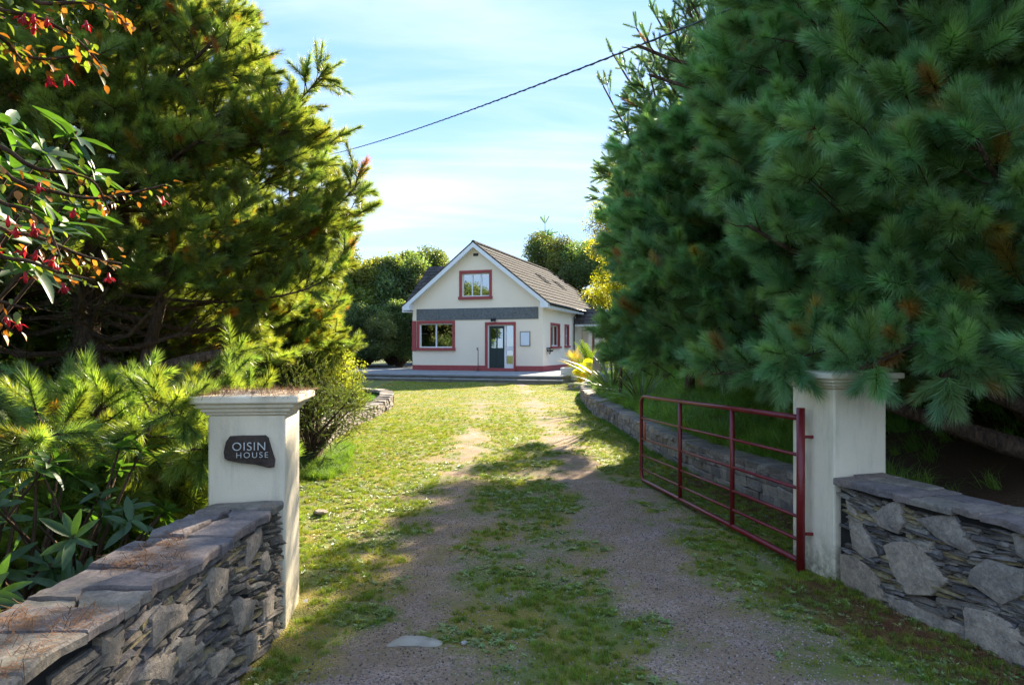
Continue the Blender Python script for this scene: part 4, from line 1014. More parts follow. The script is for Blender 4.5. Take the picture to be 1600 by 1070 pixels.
smoothtube('hinge_post', [(0,0,-.06), (0,0,1.17)], .030, n=14)
mb = MB(); mb.box((0, -.02, .0), (.10, .02, .04)); 
for z_ in (.25, .95):
    mb = MB(); mb.box((0, -.010, z_), (.09, .010, z_+.022)); part('hinge', mb, M['gate'], gate, bv=.004)
t = t_at(1012); smoothtube('latch', [(gd.x*t-.03, gd.y*t, .72), (gd.x*t-.03, gd.y*t, .50)], .010, m_=simple('latch_orange', (.5, .08, .02), .5))
# ---------------------------------------------------------------- low curved walls
def chaikin(p, n=2):
    for _ in range(n):
        q = [p[0]]
        for a, b in zip(p, p[1:]): q += [(a[0]*.75+b[0]*.25, a[1]*.75+b[1]*.25), (a[0]*.25+b[0]*.75, a[1]*.25+b[1]*.75)]
        p = q+[p[-1]]
    return p
def low_wall(label, path, side, hfun, thick, seed, max_face=298):
    """side=+1: wall body lies to the right of the path direction"""
    p = [Vector((x, y, 0)) for x, y in chaikin(path)]; seg = [0]
    for a, b in zip(p, p[1:]): seg.append(seg[-1]+(b-a).length)
    Lw = seg[-1]; rr = random.Random(seed)
    def fr(s):
        s = min(max(s, 0), Lw-1e-4); i = max(k for k in range(len(seg)-1) if seg[k] <= s); d = (p[i+1]-p[i]).normalized(); q_ = p[i]+d*(s-seg[i]); return q_, d, Vector((d.y, -d.x, 0))*side
    root = empty('low_stone_wall', (p[0].x, p[0].y, mean_z(p[0].x, p[0].y)), label=label, cat='wall'); O = root.location
    core = MB(); n = int(Lw/.3); ring = []
    for k in range(n+1):
        q_, d, nn = fr(Lw*k/n); g_ = mean_z(q_.x, q_.y)-.15; h_ = base_z(q_.y)+hfun(Lw*k/n)-.06
        ring.append([q_+nn*.05-O+Vector((0,0,g_)), q_+nn*(thick-.04)-O+Vector((0,0,g_)), q_+nn*(thick-.04)-O+Vector((0,0,h_)), q_+nn*.05-O+Vector((0,0,h_))])
    core.add([v for r_ in ring for v in r_], [(4*k+i, 4*k+(i+1) % 4, 4*k+4+(i+1) % 4, 4*k+4+i) for k in range(n) for i in range(4)] + [(0,1,2,3), (4*n+3,4*n+2,4*n+1,4*n)])
    obj('core', core.mesh('core', M['core'], fix=True), root)
    bx = []
    for i in range(8):
        r2 = random.Random(i+seed*9); j = lambda s: r2.uniform(-s, s); mb = MB()
        v = [Vector((sx*.5+j(.07), sy*.5+j(.07), sz*.5+j(.09))) for sz in (-1, 1) for sx, sy in ((-1,-1),(1,-1),(1,1),(-1,1))]
        mb.add(v, [(3,2,1,0),(4,5,6,7),(0,1,5,4),(1,2,6,5),(2,3,7,6),(3,0,4,7)]); me = mb.mesh('stone', M['lowstone'])
        bm = bmesh.new(); bm.from_mesh(me); bmesh.ops.bevel(bm, geom=bm.edges[:], offset=.085, segments=1, affect='EDGES'); bm.to_mesh(me); bm.free(); bx.append(me)
    cnt = 0; rows = 3
    for r_ in range(rows):
        s = rr.random()*.1
        while s < Lw:
            l_ = rr.uniform(.12, .34) if r_ else rr.uniform(.16, .42)
            q_, d, nn = fr(s+l_/2); H = hfun(s+l_/2)-.07; rh = (H+.04)/rows; zc = base_z(q_.y)-.04+rh*(r_+.5)
            o = obj('stone' , bx[rr.randrange(8)], root); o.location = q_+nn*(.07+rr.gauss(0,.008)) - O + Vector((0,0,zc)); o.rotation_euler = (rr.gauss(0,.03), rr.gauss(0,.05), math.atan2(d.y, d.x)); o.scale = (l_*.99, .16, rh*rr.uniform(.93, 1.1)); cnt += 1
            s += l_
    s = 0
    while s < Lw:
        l_ = rr.uniform(.20, .42); q_, d, nn = fr(s+l_/2); zc = base_z(q_.y)+hfun(s+l_/2)-.035
        o = obj('coping_stone', bx[rr.randrange(8)], root); o.location = q_+nn*(thick*.5+rr.gauss(0,.006)) - O + Vector((0,0,zc)); o.rotation_euler = (rr.gauss(0,.03), rr.gauss(0,.03), math.atan2(d.y, d.x)+rr.gauss(0,.04)); o.scale = (l_*1.0, thick+.02, .085*rr.uniform(.9, 1.15)); s += l_
    return root
low_wall('long low curved stone wall retaining the grassy bank behind the red gate', RW, 1, lambda s: .40-.05*min(1, s/12), .32, 3)
low_wall('short low curved stone wall round the sunlit lawn, beyond the left bush', LW, -1, lambda s: .30+.03*math.sin(s), .34, 5)
# ---------------------------------------------------------------- pines on the right
def prof(h, rm, zl, zp, az_l=None, top=.12, seed=0, flat=.9, low=.72):
    def f(z, az):
        if z < zp: r = rm*(low+(1-low)*(z-zl)/max(.1, zp-zl))
        else: r = rm*max(0, 1-((z-zp)/(h-zp))**1.25)**flat + top
        return r*(1+.16*math.sin(2*az+seed)+.12*math.sin(3*az+seed*2+z)) 
    return f
def keep_right(w):
    if w.z < (1.22 if w.y < 9 else .95) and w.x < 3.9: return False
    if 4.35 < w.y < 5.3 and 2.3 < w.x < 3.1: return w.z > 1.5
    if w.y < 4.75 and w.y > 4.2 and 1.95 < w.x < 2.7: return w.z > 1.3
    return not (w.y < 4.4 and w.x < 2.7 or w.y < 3.1 or w.x < 1.35 + .12*abs(w.y-9.5))
def keep_right_old(w):   # the crown is clipped back from the gateway and the camera side
    if w.y < 4.75 and w.x < 2.7: return False
    if w.y < 3.2: return False
    if w.z < 1.12 and w.x < 3.2 and w.y < 8.6: return False
    if w.x < 1.55 + .12*abs(w.y-9): return False
    # keep the air above the gateway pillar cap clear of the heaviest growth
    return True
G_R = 'pine trees on the right of the drive'
pine('pine_tree', 'big blue green pine overhanging the gate pillar and the stone wall on the right', (4.75, 6.0), 7.6, prof(7.6, 2.6, .9, 3.0, seed=1), 'long', .95, lean=(-.3, .1), group=G_R, seed=21, dead=.035, step=.27, whorl=6, keep=keep_right, tr=.17, puffs=1200, pz=.9, ssc=1.15,
     extra=[[(.25,-.2,-.1), (-.75,-.7,.12), (-1.45,-.4,.38), (-2.05,.2,.62)], [(.2,-.3,-.1), (-.5,-.95,.28), (-1.1,-.9,.55), (-1.6,-.5,.85)], [(.1,-.3,.0), (-.2,-.6,.5), (-.9,-.5,1.05), (-1.6,.2,1.5)], [(.2,.2,.2), (.9,-.4,.9), (1.4,-.8,1.9)], [(0,-.1,.1), (-.5,.1,.7), (-1.1,.6,1.4), (-1.5,1.0,2.2)]], up=.06, sprays=[([(4.4,5.7,2.3), (3.4,5.0,1.95), (2.75,4.62,1.64), (2.25,4.42,1.46)], .30, 2), ([(4.6,5.4,2.0), (3.6,4.7,1.75), (3.0,4.4,1.55), (2.7,4.25,1.45)], .22, 2), ([(4.3,6.1,2.0), (3.2,5.4,1.75), (2.4,5.1,1.6), (1.95,4.9,1.5)], .28, 2), ([(4.6,5.2,2.1), (4.0,4.5,1.75), (3.5,4.1,1.6), (3.2,3.9,1.48)], .26, 2), ([(4.3,6.4,1.8), (3.2,6.0,1.5), (2.3,5.9,1.42), (1.8,6.2,1.36)], .28, 2)])
pine('pine_tree', 'dense blue green pine behind the middle of the open red gate', (4.35, 8.9), 7.0, prof(7.0, 2.4, 1.0, 2.7, seed=2, flat=1.0, low=.95), 'long', .9, group=G_R, seed=22, dead=.02, step=.27, whorl=6, keep=keep_right, tr=.15, sprays=[([(4.1,8.8,4.6), (3.5,8.6,5.3), (3.2,8.5,5.9), (3.15,8.4,6.4)], .35, 3), ([(4.0,8.8,4.0), (3.2,8.5,4.6), (2.8,8.4,5.1), (2.7,8.3,5.5)], .32, 3), ([(4.0,8.8,3.2), (2.9,8.5,3.9), (2.5,8.3,4.3), (2.4,8.2,4.7)], .3, 3)], puffs=1200, pz=.8, ssc=1.2, up=.08)
pine('pine_tree', 'blue green pine over the low curved wall, its crown edge nearest the house', (4.3, 12.4), 6.6, prof(6.6, 2.25, .6, 2.6, seed=4, flat=1.0, low=.50), 'long', .7, group=G_R, seed=23, dead=.02, step=.28, whorl=6, tr=.15, sprays=[([(4.0,12.3,4.0), (3.0,12.0,4.5), (2.5,11.9,4.9), (2.35,11.8,5.5)], .35, 3), ([(4.0,12.3,3.2), (2.8,12.0,3.5), (2.1,11.9,3.9), (1.95,11.8,4.4)], .32, 3)], puffs=1200, pz=.85, ssc=1.2, up=.1)
pine('pine_tree', 'tall blue green pine at the right edge behind the overhanging pine', (7.8, 7.2), 9.0, prof(9.0, 2.9, 1.0, 4.2, seed=5), 'long', 1.3, group=G_R, seed=24, dead=.03, step=.34, whorl=5, tr=.18, puffs=500, ssc=1.2)
pine('pine_tree', 'tall pine with thin dark open leaders rising above the right hand pines', (4.9, 13.8), 9.6, prof(9.6, 1.7, 1.5, 4.0, seed=7, top=.45, flat=.7), 'spire', 3.6, group=G_R, seed=25, dead=.02, step=.42, whorl=5, tr=.12, dens=.75, up=.75, col=(.8,.75,.8), ssc=1.2, puffs=160, pz=4.5)
pine('pine_tree', 'thin open topped pine whose bare leaders stand against the sky beside the cable', (3.55, 13.6), 7.0, prof(7.0, 1.25, 1.5, 4.0, seed=3, top=.35, flat=.6), 'spire', 3.2, group=G_R, seed=26, dead=.02, step=.5, whorl=4, tr=.09, dens=.7, up=.9, lean=(-.1, -.3), col=(.8,.75,.8), ssc=1.15, puffs=90, pz=3.5, sprays=[([(3.5,13.4,4.6), (3.45,13.3,6.2), (3.3,13.2,7.2), (3.35,13.1,8.1)], .5, 2), ([(3.4,13.3,4.2), (2.9,13.2,5.6), (2.6,13.1,6.3), (2.4,13,6.95)], .42, 2), ([(3.4,13.3,4.9), (3.6,13.2,6.0), (3.8,13.1,6.7), (3.95,13,7.3)], .35, 2), ([(3.3,13.3,3.9), (2.7,13.1,4.8), (2.35,13,5.3), (2.2,13,5.7)], .35, 2)])
# ---------------------------------------------------------------- pines on the left
G_L = 'pine trees on the left of the drive'
def keep_l1(w):
    if w.z < 2.2 and -5.7 < w.x < -3.2 and w.y < 8.3: return False
    if w.y < 4.2: return False
    if w.z < 2.5 and w.y < 6.2 and w.x < -3.2: return False
    return True
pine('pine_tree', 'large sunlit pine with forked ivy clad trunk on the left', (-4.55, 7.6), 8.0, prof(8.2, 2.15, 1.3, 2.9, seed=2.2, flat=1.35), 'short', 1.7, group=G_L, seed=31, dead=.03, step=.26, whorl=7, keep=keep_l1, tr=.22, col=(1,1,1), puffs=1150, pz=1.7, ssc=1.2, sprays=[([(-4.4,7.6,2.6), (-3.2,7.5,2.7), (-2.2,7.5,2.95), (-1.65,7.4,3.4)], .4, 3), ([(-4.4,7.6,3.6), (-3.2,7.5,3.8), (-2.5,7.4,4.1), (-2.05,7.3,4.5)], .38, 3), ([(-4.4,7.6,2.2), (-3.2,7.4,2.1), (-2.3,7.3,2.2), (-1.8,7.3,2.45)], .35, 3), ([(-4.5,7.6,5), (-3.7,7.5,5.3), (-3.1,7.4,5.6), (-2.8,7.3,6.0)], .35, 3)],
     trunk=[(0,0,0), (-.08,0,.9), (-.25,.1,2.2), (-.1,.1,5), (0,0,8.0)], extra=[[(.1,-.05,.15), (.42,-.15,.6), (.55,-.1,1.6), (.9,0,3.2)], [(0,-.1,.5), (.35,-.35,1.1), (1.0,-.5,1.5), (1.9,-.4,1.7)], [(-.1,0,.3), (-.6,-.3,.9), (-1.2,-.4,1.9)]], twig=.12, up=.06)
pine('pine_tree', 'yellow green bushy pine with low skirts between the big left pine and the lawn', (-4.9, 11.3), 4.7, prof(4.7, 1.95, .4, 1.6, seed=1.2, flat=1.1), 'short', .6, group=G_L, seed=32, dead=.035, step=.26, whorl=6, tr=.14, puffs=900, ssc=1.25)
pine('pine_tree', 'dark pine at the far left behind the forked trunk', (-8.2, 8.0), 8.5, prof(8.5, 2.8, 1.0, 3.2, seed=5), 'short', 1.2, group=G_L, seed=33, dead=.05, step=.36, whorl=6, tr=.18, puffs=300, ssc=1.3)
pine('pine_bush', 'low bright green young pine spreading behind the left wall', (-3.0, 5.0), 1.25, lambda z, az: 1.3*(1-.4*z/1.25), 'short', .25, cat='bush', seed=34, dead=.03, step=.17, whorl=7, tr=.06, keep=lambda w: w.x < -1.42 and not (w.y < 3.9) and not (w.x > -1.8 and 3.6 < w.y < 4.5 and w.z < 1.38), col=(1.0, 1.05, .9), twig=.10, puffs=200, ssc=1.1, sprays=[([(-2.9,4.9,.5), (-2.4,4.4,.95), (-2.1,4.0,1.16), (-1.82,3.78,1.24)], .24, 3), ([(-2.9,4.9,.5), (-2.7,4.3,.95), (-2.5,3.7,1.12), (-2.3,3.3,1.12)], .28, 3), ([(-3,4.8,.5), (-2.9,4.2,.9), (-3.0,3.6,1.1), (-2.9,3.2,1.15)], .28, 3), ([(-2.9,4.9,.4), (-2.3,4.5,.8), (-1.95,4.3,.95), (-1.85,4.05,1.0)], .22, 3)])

# ---------------------------------------------------------------- bushes and far trees
broadleaf('shrub', 'rounded grey green fine leaved bush beside the left gate pillar', (-2.95, 9.9), 1.35, .85, .85, .05, 34, 55, 'sprig', 2, (.95, .95, 1.1), 41, cat='bush', size=.75, cr=.42)
broadleaf('shrub', 'yellow green leafy bush behind the grey green bush', (-3.5, 11.4), 1.6, 1.0, .9, .3, 30, 50, 'small_leaf_cluster', 3, (1.7, 1.75, .8), 42, cat='bush', size=1.1, cr=.42)
G_B = 'bushes behind the left pines'
for i, (x, y, h, r_, lab) in enumerate([(-6.6, 13.5, 2.6, 1.5, 'leafy bush low behind the left pine, nearest the lawn'), (-9.6, 12.0, 3.0, 1.8, 'broad leafy bush behind the forked pine trunk'), (-7.0, 5.0, 1.9, 1.4, 'leafy bush low at the left edge beside the forked trunk'), (-11.5, 8.0, 3.5, 2.2, 'tall leafy bush at the far left edge')]):
    broadleaf('shrub', lab, (x, y), h, r_, r_, .1, 30, 46, 'leaf_cluster', 3, (1.25, 1.4, .8), 50+i, group=G_B, cat='bush')
G_F = 'broadleaf trees behind the house'
far = [(-6.4, 38.8, 3.8, 1.6, (.8,.95,.95), 'dark round bush touching the left corner of the house'), (-7.6, 43, 7.0, 2.8, (1.0,1.0,.9), 'leafy tree whose crown shows just left of the gable'), (-10.2, 41, 6.6, 2.8, (1.5,1.4,.75), 'tree with bright yellow green crown left of the house'), (-5.6, 47, 8.0, 2.8, (1.1,1.1,.9), 'feathery tree behind the left wing roof'), (-8.2, 37.2, 3.4, 1.6, (1.1,1.15,1.2), 'pale leaved tall bush at the back of the terrace'), (-14, 22, 5.5, 2.6, (1,1.1,.8), 'tree behind the yellow green pine'), (-17, 16, 6, 3, (1,1.1,.8), 'tree hidden by the left pines'), (-13.5, 29, 5.5, 2.8, (1,1.1,.8), 'tree beyond the sunlit lawn behind the pines'),
       (-16.5, 38, 6.4, 3.2, (1.3,1.25,.9), 'dark leafy tree between the left pines and the lawn'), (-12.6, 41, 7.0, 3.4, (1.5,1.4,.8), 'yellow topped leafy tree behind the left side of the terrace'), (-9.0, 42.5, 6.6, 3.0, (.8,.95,.95), 'dark green tree just left of the house'),
       (-20, 44, 8, 4, (1,1.05,.9), 'tree seen through the left pines'), (-11.0, 38.0, 5.0, 2.2, (1.15,1.15,1.2), 'pale leaved small tree in front of the dark trees left of the house'), (-8.6, 37.6, 3.0, 1.7, (.75,.85,.8), 'dark round bush against the left corner of the house'),
       (-13.4, 36.4, 3.2, 2.0, (.8,.9,.85), 'dark low bush at the back of the terrace on the left'), (-10.6, 36.2, 2.2, 1.4, (1.1,.75,.6), 'brownish low bush left of the house corner window'), (-26, 40, 8, 4, (1,1,.9), 'tree at the far left behind the pines'),
       (3.2, 56, 9.9, 3.6, (1.1,1.05,.8), 'tree behind the roof ridge, leftmost of the trees right of the gable'), (8.0, 54, 10.6, 4.2, (.85,.95,.85), 'tall dark tree behind the back of the roof'), (12.6, 50, 11.0, 4.0, (.8,.9,.9), 'dark tree above the porch roof'), (17.5, 48, 11, 4.2, (.8,.9,.8), 'dark tree behind the yellow leaved tree'),
       (9.5, 42, 7.2, 2.8, (.75,.9,.85), 'dark green tree right of the porch'), (22, 40, 10, 4, (.9,1,.9), 'tree hidden mostly by the right pines'), (-4.5, 58, 9.0, 3.6, (1.0,1.0,.85), 'tree behind the left part of the roof')]
for i, (x, y, h, r_, col, lab) in enumerate(far):
    broadleaf('broadleaf_tree', lab, (x, y), h, r_, r_*.9, .3, 46, 52, 'far_leaf_cluster', 2, col, 70+i, group=G_F, cr=.33, size=1.0 if h > 4 else .7, var=.4)
pine('conifer_tree', 'small pointed conifer tip above the trees behind the roof', (3.0, 62), 12.4, lambda z, az: max(.1, (12.4-z)*.16), 'spire', 9.0, group=None, seed=61, step=.4, whorl=6, tr=.10, ssc=2.6)
broadleaf('maple_tree', 'slender tree with bright yellow green leaves between the porch and the right pines', (2.5, 15.8), 5.2, .85, .9, 1.5, 15, 22, 'small_leaf_cluster', 3, (2.5, 2.1, .4), 91, size=1.5, cr=.42, var=.3, tk=.3)
G_D = 'dark bushes under the right pines'
for i, (x, y, h, r_, lab) in enumerate([(5.2, 10.6, 2.6, 1.5, 'dark bush on the bank behind the second pine'), (6.2, 14.0, 3.4, 1.9, 'broad dark bush on the bank behind the third pine'), (8.6, 14.5, 4.2, 2.2, 'large dark bush filling the gap between the pine trunks'), (5.4, 17.6, 3.0, 1.6, 'dark bush on the bank behind the flax'), (11.5, 17.5, 5, 2.8, 'tall dark bush far behind the right pines'), (7.6, 20.0, 4.0, 2.2, 'dark bush at the far end of the bank'), (15, 12, 5, 3, 'dark bush far right beyond the pines'), (4.4, 19.6, 2.2, 1.3, 'bush on the bank just behind the arching flax'), (5.6, 24.5, 3.2, 1.7, 'bush behind the green fern and the rendered block')]):
    broadleaf('shrub', lab, (x, y), h, r_, r_, .05, 30, 46, 'leaf_cluster', 3, (.8, .95, .75), 140+i, group=G_D, cat='bush', cr=.42)
for i, (x, y, h, r_, lab) in enumerate([(6.3, 4.2, 1.5, 1.1, 'dark ivy bush behind the right stone wall'), (8.2, 5.2, 3.0, 1.6, 'dark bush under the pines at the right edge'), (6.6, 8.6, 2.2, 1.5, 'dark bush under the overhanging pine'), (6.0, 11.5, 2.0, 1.5, 'bush at the top of the grassy bank under the pines'), (10.5, 7.5, 3.6, 2.2, 'large dark bush far right under the pines'), (10, 12, 4, 2.6, 'dark bush beyond the right pines')]):
    broadleaf('shrub', lab, (x, y), h+.6, r_, r_, .05, 26, 46, 'leaf_cluster', 3, (.8, .95, .75), 110+i, group=G_D, cat='bush')
# ivy on the two near trunks
def ivy(base, pts_, n, name, label):
    z0 = mean_z(*base); P_ = []; 
    for _ in range(n):
        k = random.random()*(len(pts_)-1); i = int(k); p = Vector(pts_[i]).lerp(Vector(pts_[i+1]), k-i); a = random.uniform(0, 6.283); P_.append((base[0]+p.x+math.cos(a)*.27, base[1]+p.y+math.sin(a)*.27, z0+p.z))
    P_ = np.array(P_); d = NP.randn(n, 3); d[:, 2] = abs(d[:, 2])*.3; 
    return scatter(name, P_, euler_from(d, NP.uniform(0, 6, n)), NP.uniform(.35, .6, n), tints(n, .3)*.8, ['leaf_cluster_0', 'leaf_cluster_1'], kind='stuff')
ivy((-4.55, 7.6), [(0,0,0), (-.08,0,.9), (-.25,.1,2.2)], 70, 'ivy', 'ivy climbing the forked trunk of the left pine')
ivy((5.3, 5.3), [(0,0,0), (.1,0,.8), (0,0,1.8)], 150, 'ivy', 'dark ivy hanging under the right pine behind the stone wall')

# ---------------------------------------------------------------- rhododendron and fuchsia on the left
def leaf_mesh(name, l, w, mat_, droop=.12, seg=4):
    mb = MB(); vs_ = []; 
    for i in range(seg+1):
        t = i/seg; ww = w*.5*math.sin(math.pi*(t*.93+.05))**.75; z = -droop*l*t*t
        vs_ += [(-ww, l*t, z+ww*.35), (0, l*t, z), (ww, l*t, z+ww*.35)]
    mb.add(vs_, [f for i in range(seg) for f in ((3*i, 3*i+1, 3*i+4, 3*i+3), (3*i+1, 3*i+2, 3*i+5, 3*i+4))]); return mb.mesh(name, mat_, True)
RL = [leaf_mesh('leaf', .16, .045, M['rhodo'], d_) for d_ in (.05, .18, .3)]
def orient(o, p, d, up=Vector((0,0,1)), s=1, roll=0):
    d = d.normalized(); x = d.cross(up); x = x.normalized() if x.length > 1e-3 else d.orthogonal().normalized(); z = x.cross(d)
    m = Matrix((x, d, z)).transposed().to_4x4() @ Matrix.Rotation(roll, 4, 'Y') @ Matrix.Diagonal((s, s, s, 1)); m.translation = p; o.matrix_local = m
def rhodo(label, base, stems, nleaf=9, size=1.0, seed=1, cap=298):
    rr = random.Random(seed); z0 = mean_z(*base); O = Vector((*base, z0)); root = empty('rhododendron', O, label=label, cat='shrub'); cnt = 0
    for tip in stems:
        tip = Vector(tip)-O; mid = tip*.5 + Vector((rr.gauss(0,.06), rr.gauss(0,.06), .05)); mb = MB(); pts = spl([(0,0,-.03), mid, tip], 5); mb.tube(pts, [.014-.009*i/(len(pts)-1) for i in range(len(pts))], 6)
        part('stem', mb, M['barkt'], root, smooth=True); ax = (tip-mid).normalized(); a0 = rr.random()*6
        for i in range(nleaf):
            if cnt >= cap: break
            a = a0+6.283*i/nleaf*1.0+rr.gauss(0,.15); u = ax.orthogonal().normalized(); v = ax.cross(u); d = (u*math.cos(a)+v*math.sin(a)) + ax*rr.uniform(-.1, .75) + Vector((0,0,rr.uniform(-.25,.1)))
            o = obj('leaf', RL[rr.randrange(3)], root); orient(o, tip - ax*rr.uniform(0, .05), d, ax, rr.uniform(.7, 1.15)*size, rr.gauss(0,.25)); cnt += 1
    return root
def P(px, py, y): return at(px, py, y)
rr = random.Random(5)
up_st = [P(120, 205, 2.5), P(70, 235, 2.3), P(150, 265, 2.6), P(20, 260, 2.1), P(95, 345, 2.3), P(140, 330, 2.6), P(25, 350, 2.0), P(50, 415, 2.2), P(-60, 300, 2.2), P(-50, 400, 2.2), P(10, 190, 2.4)]
rhodo('rhododendron with long bright leaves rising at the left edge above the wall', (-3.0, 2.1), up_st, 12, .92, 3)
low_st = [P(rr.uniform(-60, 330), 0, 1) for _ in range(0)]
low_st = []
rr = random.Random(8)
for i in range(66):
    y_ = rr.uniform(2.2, 3.9); x_ = rr.uniform(-2.75, -1.78); z_ = rr.uniform(.5, 1.12) - .9*max(0, x_+2.05); low_st.append(Vector((x_, y_, z_)))
rhodo('dark glossy low rhododendron crowding behind the left stone wall', (-2.35, 3.1), low_st[:33], 9, .85, 9)
rhodo('second dark glossy low rhododendron at the pillar end of the left stone wall', (-2.25, 3.5), low_st[33:], 9, .85, 10)
FL = [leaf_mesh('leaf', .028, .014, M['fuch'], d_, 3) for d_ in (.1, .3)]; OL = leaf_mesh('leaf', .028, .016, M['orange'], .2, 3)
fm = MB()
fm.tube([(0,0,0), (0,0,-.018), (0,0,-.030), (0,0,-.036)], [.003, .0065, .006, .002], 6)
for i in range(4):
    a = 6.283*i/4; d = Vector((math.cos(a), math.sin(a), -.6)); leaf_quad(fm, Vector((0,0,-.012)), d, Vector((0,0,1)), .03, .011)
FLM = fm.mesh('flower', M['redfl'], True)
def fuchsia(label, base, twigs, seed, nl):
    rr = random.Random(seed); O = Vector((*base, mean_z(*base))); root = empty('fuchsia', O, label=label, cat='shrub'); cnt = 0; FOL = []; tot = sum((Vector(b)-Vector(a)).length for t_ in twigs for a, b in zip(t_, t_[1:]))
    for t_ in twigs:
        pts = [Vector(q_)-O for q_ in t_]; root_pts = spl([Vector((0,0,-.03)), (pts[0]*.6 + Vector((0,0,.15)))] + pts, 5); mb = MB(); mb.tube(root_pts, [.010-.0075*i/(len(root_pts)-1) for i in range(len(root_pts))], 6); part('stem', mb, M['barkt'], root, smooth=True)
        FOL.append([np.array(q_) for q_ in root_pts[:8]]); sp_ = spl(pts, 6); Ls = sum((b-a).length for a, b in zip(sp_, sp_[1:])); n = max(3, int(nl*Ls/tot)); side = 1
        for i in range(n):
            k = (i+rr.random())/n*(len(sp_)-1); j = min(int(k), len(sp_)-2); p = sp_[j].lerp(sp_[j+1], k-j); ax = (sp_[j+1]-sp_[j]).normalized(); side = -side
            off = rv()*rr.uniform(0, .045); mb = None
            d = ax*.5 + ax.cross(Vector((0,0,1))).normalized()*side*rr.uniform(.4,1) + Vector((0,0,rr.uniform(-1.0,.3)))
            q_ = rr.random()
            if q_ < .07 : o = obj('flower', FLM, root); o.location = p + Vector((0,0,-.03)) + off*.5; o.rotation_euler = (rr.gauss(0,.2), rr.gauss(0,.2), rr.random()*6); o.scale = (.8,)*3
            else: o = obj('leaf', OL if q_ < .34 + .3*(k/(len(sp_)-1) > .7) else FL[rr.randrange(2)], root); orient(o, p+off, d, Vector((0,0,1)), rr.uniform(.6, 1.2))
    P_ = np.array([a_ + (b_-a_)*NP.rand() + NP.randn(3)*.05 for f_ in FOL for a_, b_ in zip(f_, f_[1:]) for _ in range(3)]); P_ = P_[P_[:, 2] > .25]; n = len(P_)
    scatter('foliage', P_, euler_from(NP.randn(n, 3), NP.uniform(0, 6, n)), NP.uniform(.7, 1.2, n), tints(n, .3, .3)*np.array([[1.1, 1.2, .7]]), ["small_leaf_cluster_%d" % i for i in range(3)], root, kind='stuff')
    return root
tw1 = [[P(-90, 60, 1.7), P(20, 20, 1.7), P(110, 55, 1.75), P(165, 110, 1.8)], [P(-90, 90, 1.6), P(0, 75, 1.6), P(60, 92, 1.65), P(118, 88, 1.7)], [P(-60, -20, 1.7), P(60, 5, 1.7), P(150, 5, 1.8), P(200, 40, 1.8)], [P(-80, 20, 1.5), P(-10, 50, 1.5), P(40, 100, 1.6)]]
fuchsia('fuchsia sprays with orange leaves and red flowers in the top left corner', (-2.75, 1.3), tw1, 4, 210)
tw2 = [[P(-90, 270, 1.7), P(40, 290, 1.7), P(150, 310, 1.8), P(262, 288, 1.9)], [P(-90, 250, 1.6), P(60, 265, 1.65), P(140, 280, 1.75), P(170, 330, 1.8)], [P(-90, 390, 1.7), P(30, 365, 1.7), P(130, 400, 1.8), P(190, 412, 1.85)], [P(-90, 430, 1.6), P(20, 405, 1.65), P(90, 425, 1.7), P(148, 438, 1.75)], [P(-90, 330, 1.6), P(10, 320, 1.65), P(70, 350, 1.7), P(100, 420, 1.7)], [P(-90, 500, 1.6), P(-20, 470, 1.6), P(40, 482, 1.6)], [P(-80, 520, 1.5), P(-20, 490, 1.55), P(20, 520, 1.6)]]
fuchsia('fuchsia sprays with green and orange leaves across the rhododendron at the left edge', (-2.7, 1.55), tw2, 6, 280)

# ---------------------------------------------------------------- planting on the right bank
FX = [leaf_mesh('leaf', 1.0, .038, M['flax'], d_, 7) for d_ in (.35, .6, .2)]
def flax(label, base, n, s, seed):
    rr = random.Random(seed); O = Vector((*base, mean_z(*base))); root = empty('flax_plant', O, label=label, cat='plant')
    for i in range(n):
        a = rr.random()*6.283; el = rr.uniform(.35, 1.35); d = Vector((math.cos(a)*math.cos(el), math.sin(a)*math.cos(el), math.sin(el))); o = obj('leaf', FX[rr.randrange(3)], root); orient(o, Vector((math.cos(a)*.06, math.sin(a)*.06, 0)), d, Vector((0,0,1)), rr.uniform(.7, 1.1)*s, rr.gauss(0,.3))
flax('strappy flax plant with arching yellow green leaves above the end of the low wall', (2.6, 17.7), 80, 1.35, 2)
flax('flax plant with pale arching leaves halfway along the grassy bank', (2.75, 14.6), 50, 1.0, 3)
# ferns
fr_ = MB(); 
for i in range(16):
    t = (i+1)/17; y_ = t; w = .17*math.sin(math.pi*min(1, t*.85+.12))
    z = -.3*t*t
    for s in (-1, 1): fr_.add([(0, y_-.018, z), (s*w, y_+.05, z-.02), (0, y_+.02, z)], [(0,1,2)])
fr_.tube([(0,0,0), (0,.5,-.075), (0,1,-.3)], [.008, .005, .002], 4)
FRM = fr_.mesh('frond', M['flax'])
M['fern'] = leafmat('fern_leaf', (.10, .17, .035), .45, .5, .3, inst=False, tcol=(1.8,1.6,.4)); FRM.materials.clear(); FRM.materials.append(M['fern'])
M['ferny'] = leafmat('fern_yellow_leaf', (.36, .30, .05), .45, .5, .3, inst=False, tcol=(1.6,1.4,.4)); FRY = FRM.copy(); FRY.materials.clear(); FRY.materials.append(M['ferny'])
def fern(label, base, n, s, me, seed, z=None):
    rr = random.Random(seed); O = Vector((*base, mean_z(*base) if z is None else z)); root = empty('fern', O, label=label, cat='fern')
    for i in range(n):
        a = rr.random()*6.283; el = rr.uniform(.3, 1.45); d = Vector((math.cos(a)*math.cos(el), math.sin(a)*math.cos(el), math.sin(el))); o = obj('frond', me, root); orient(o, Vector((0,0,0)), d, Vector((0,0,1)), rr.uniform(.6, 1.05)*s, rr.gauss(0,.3))
fern('large green fern clump behind the white planter near the porch', (3.1, 26.3), 60, 1.35, FRM, 4, .75)
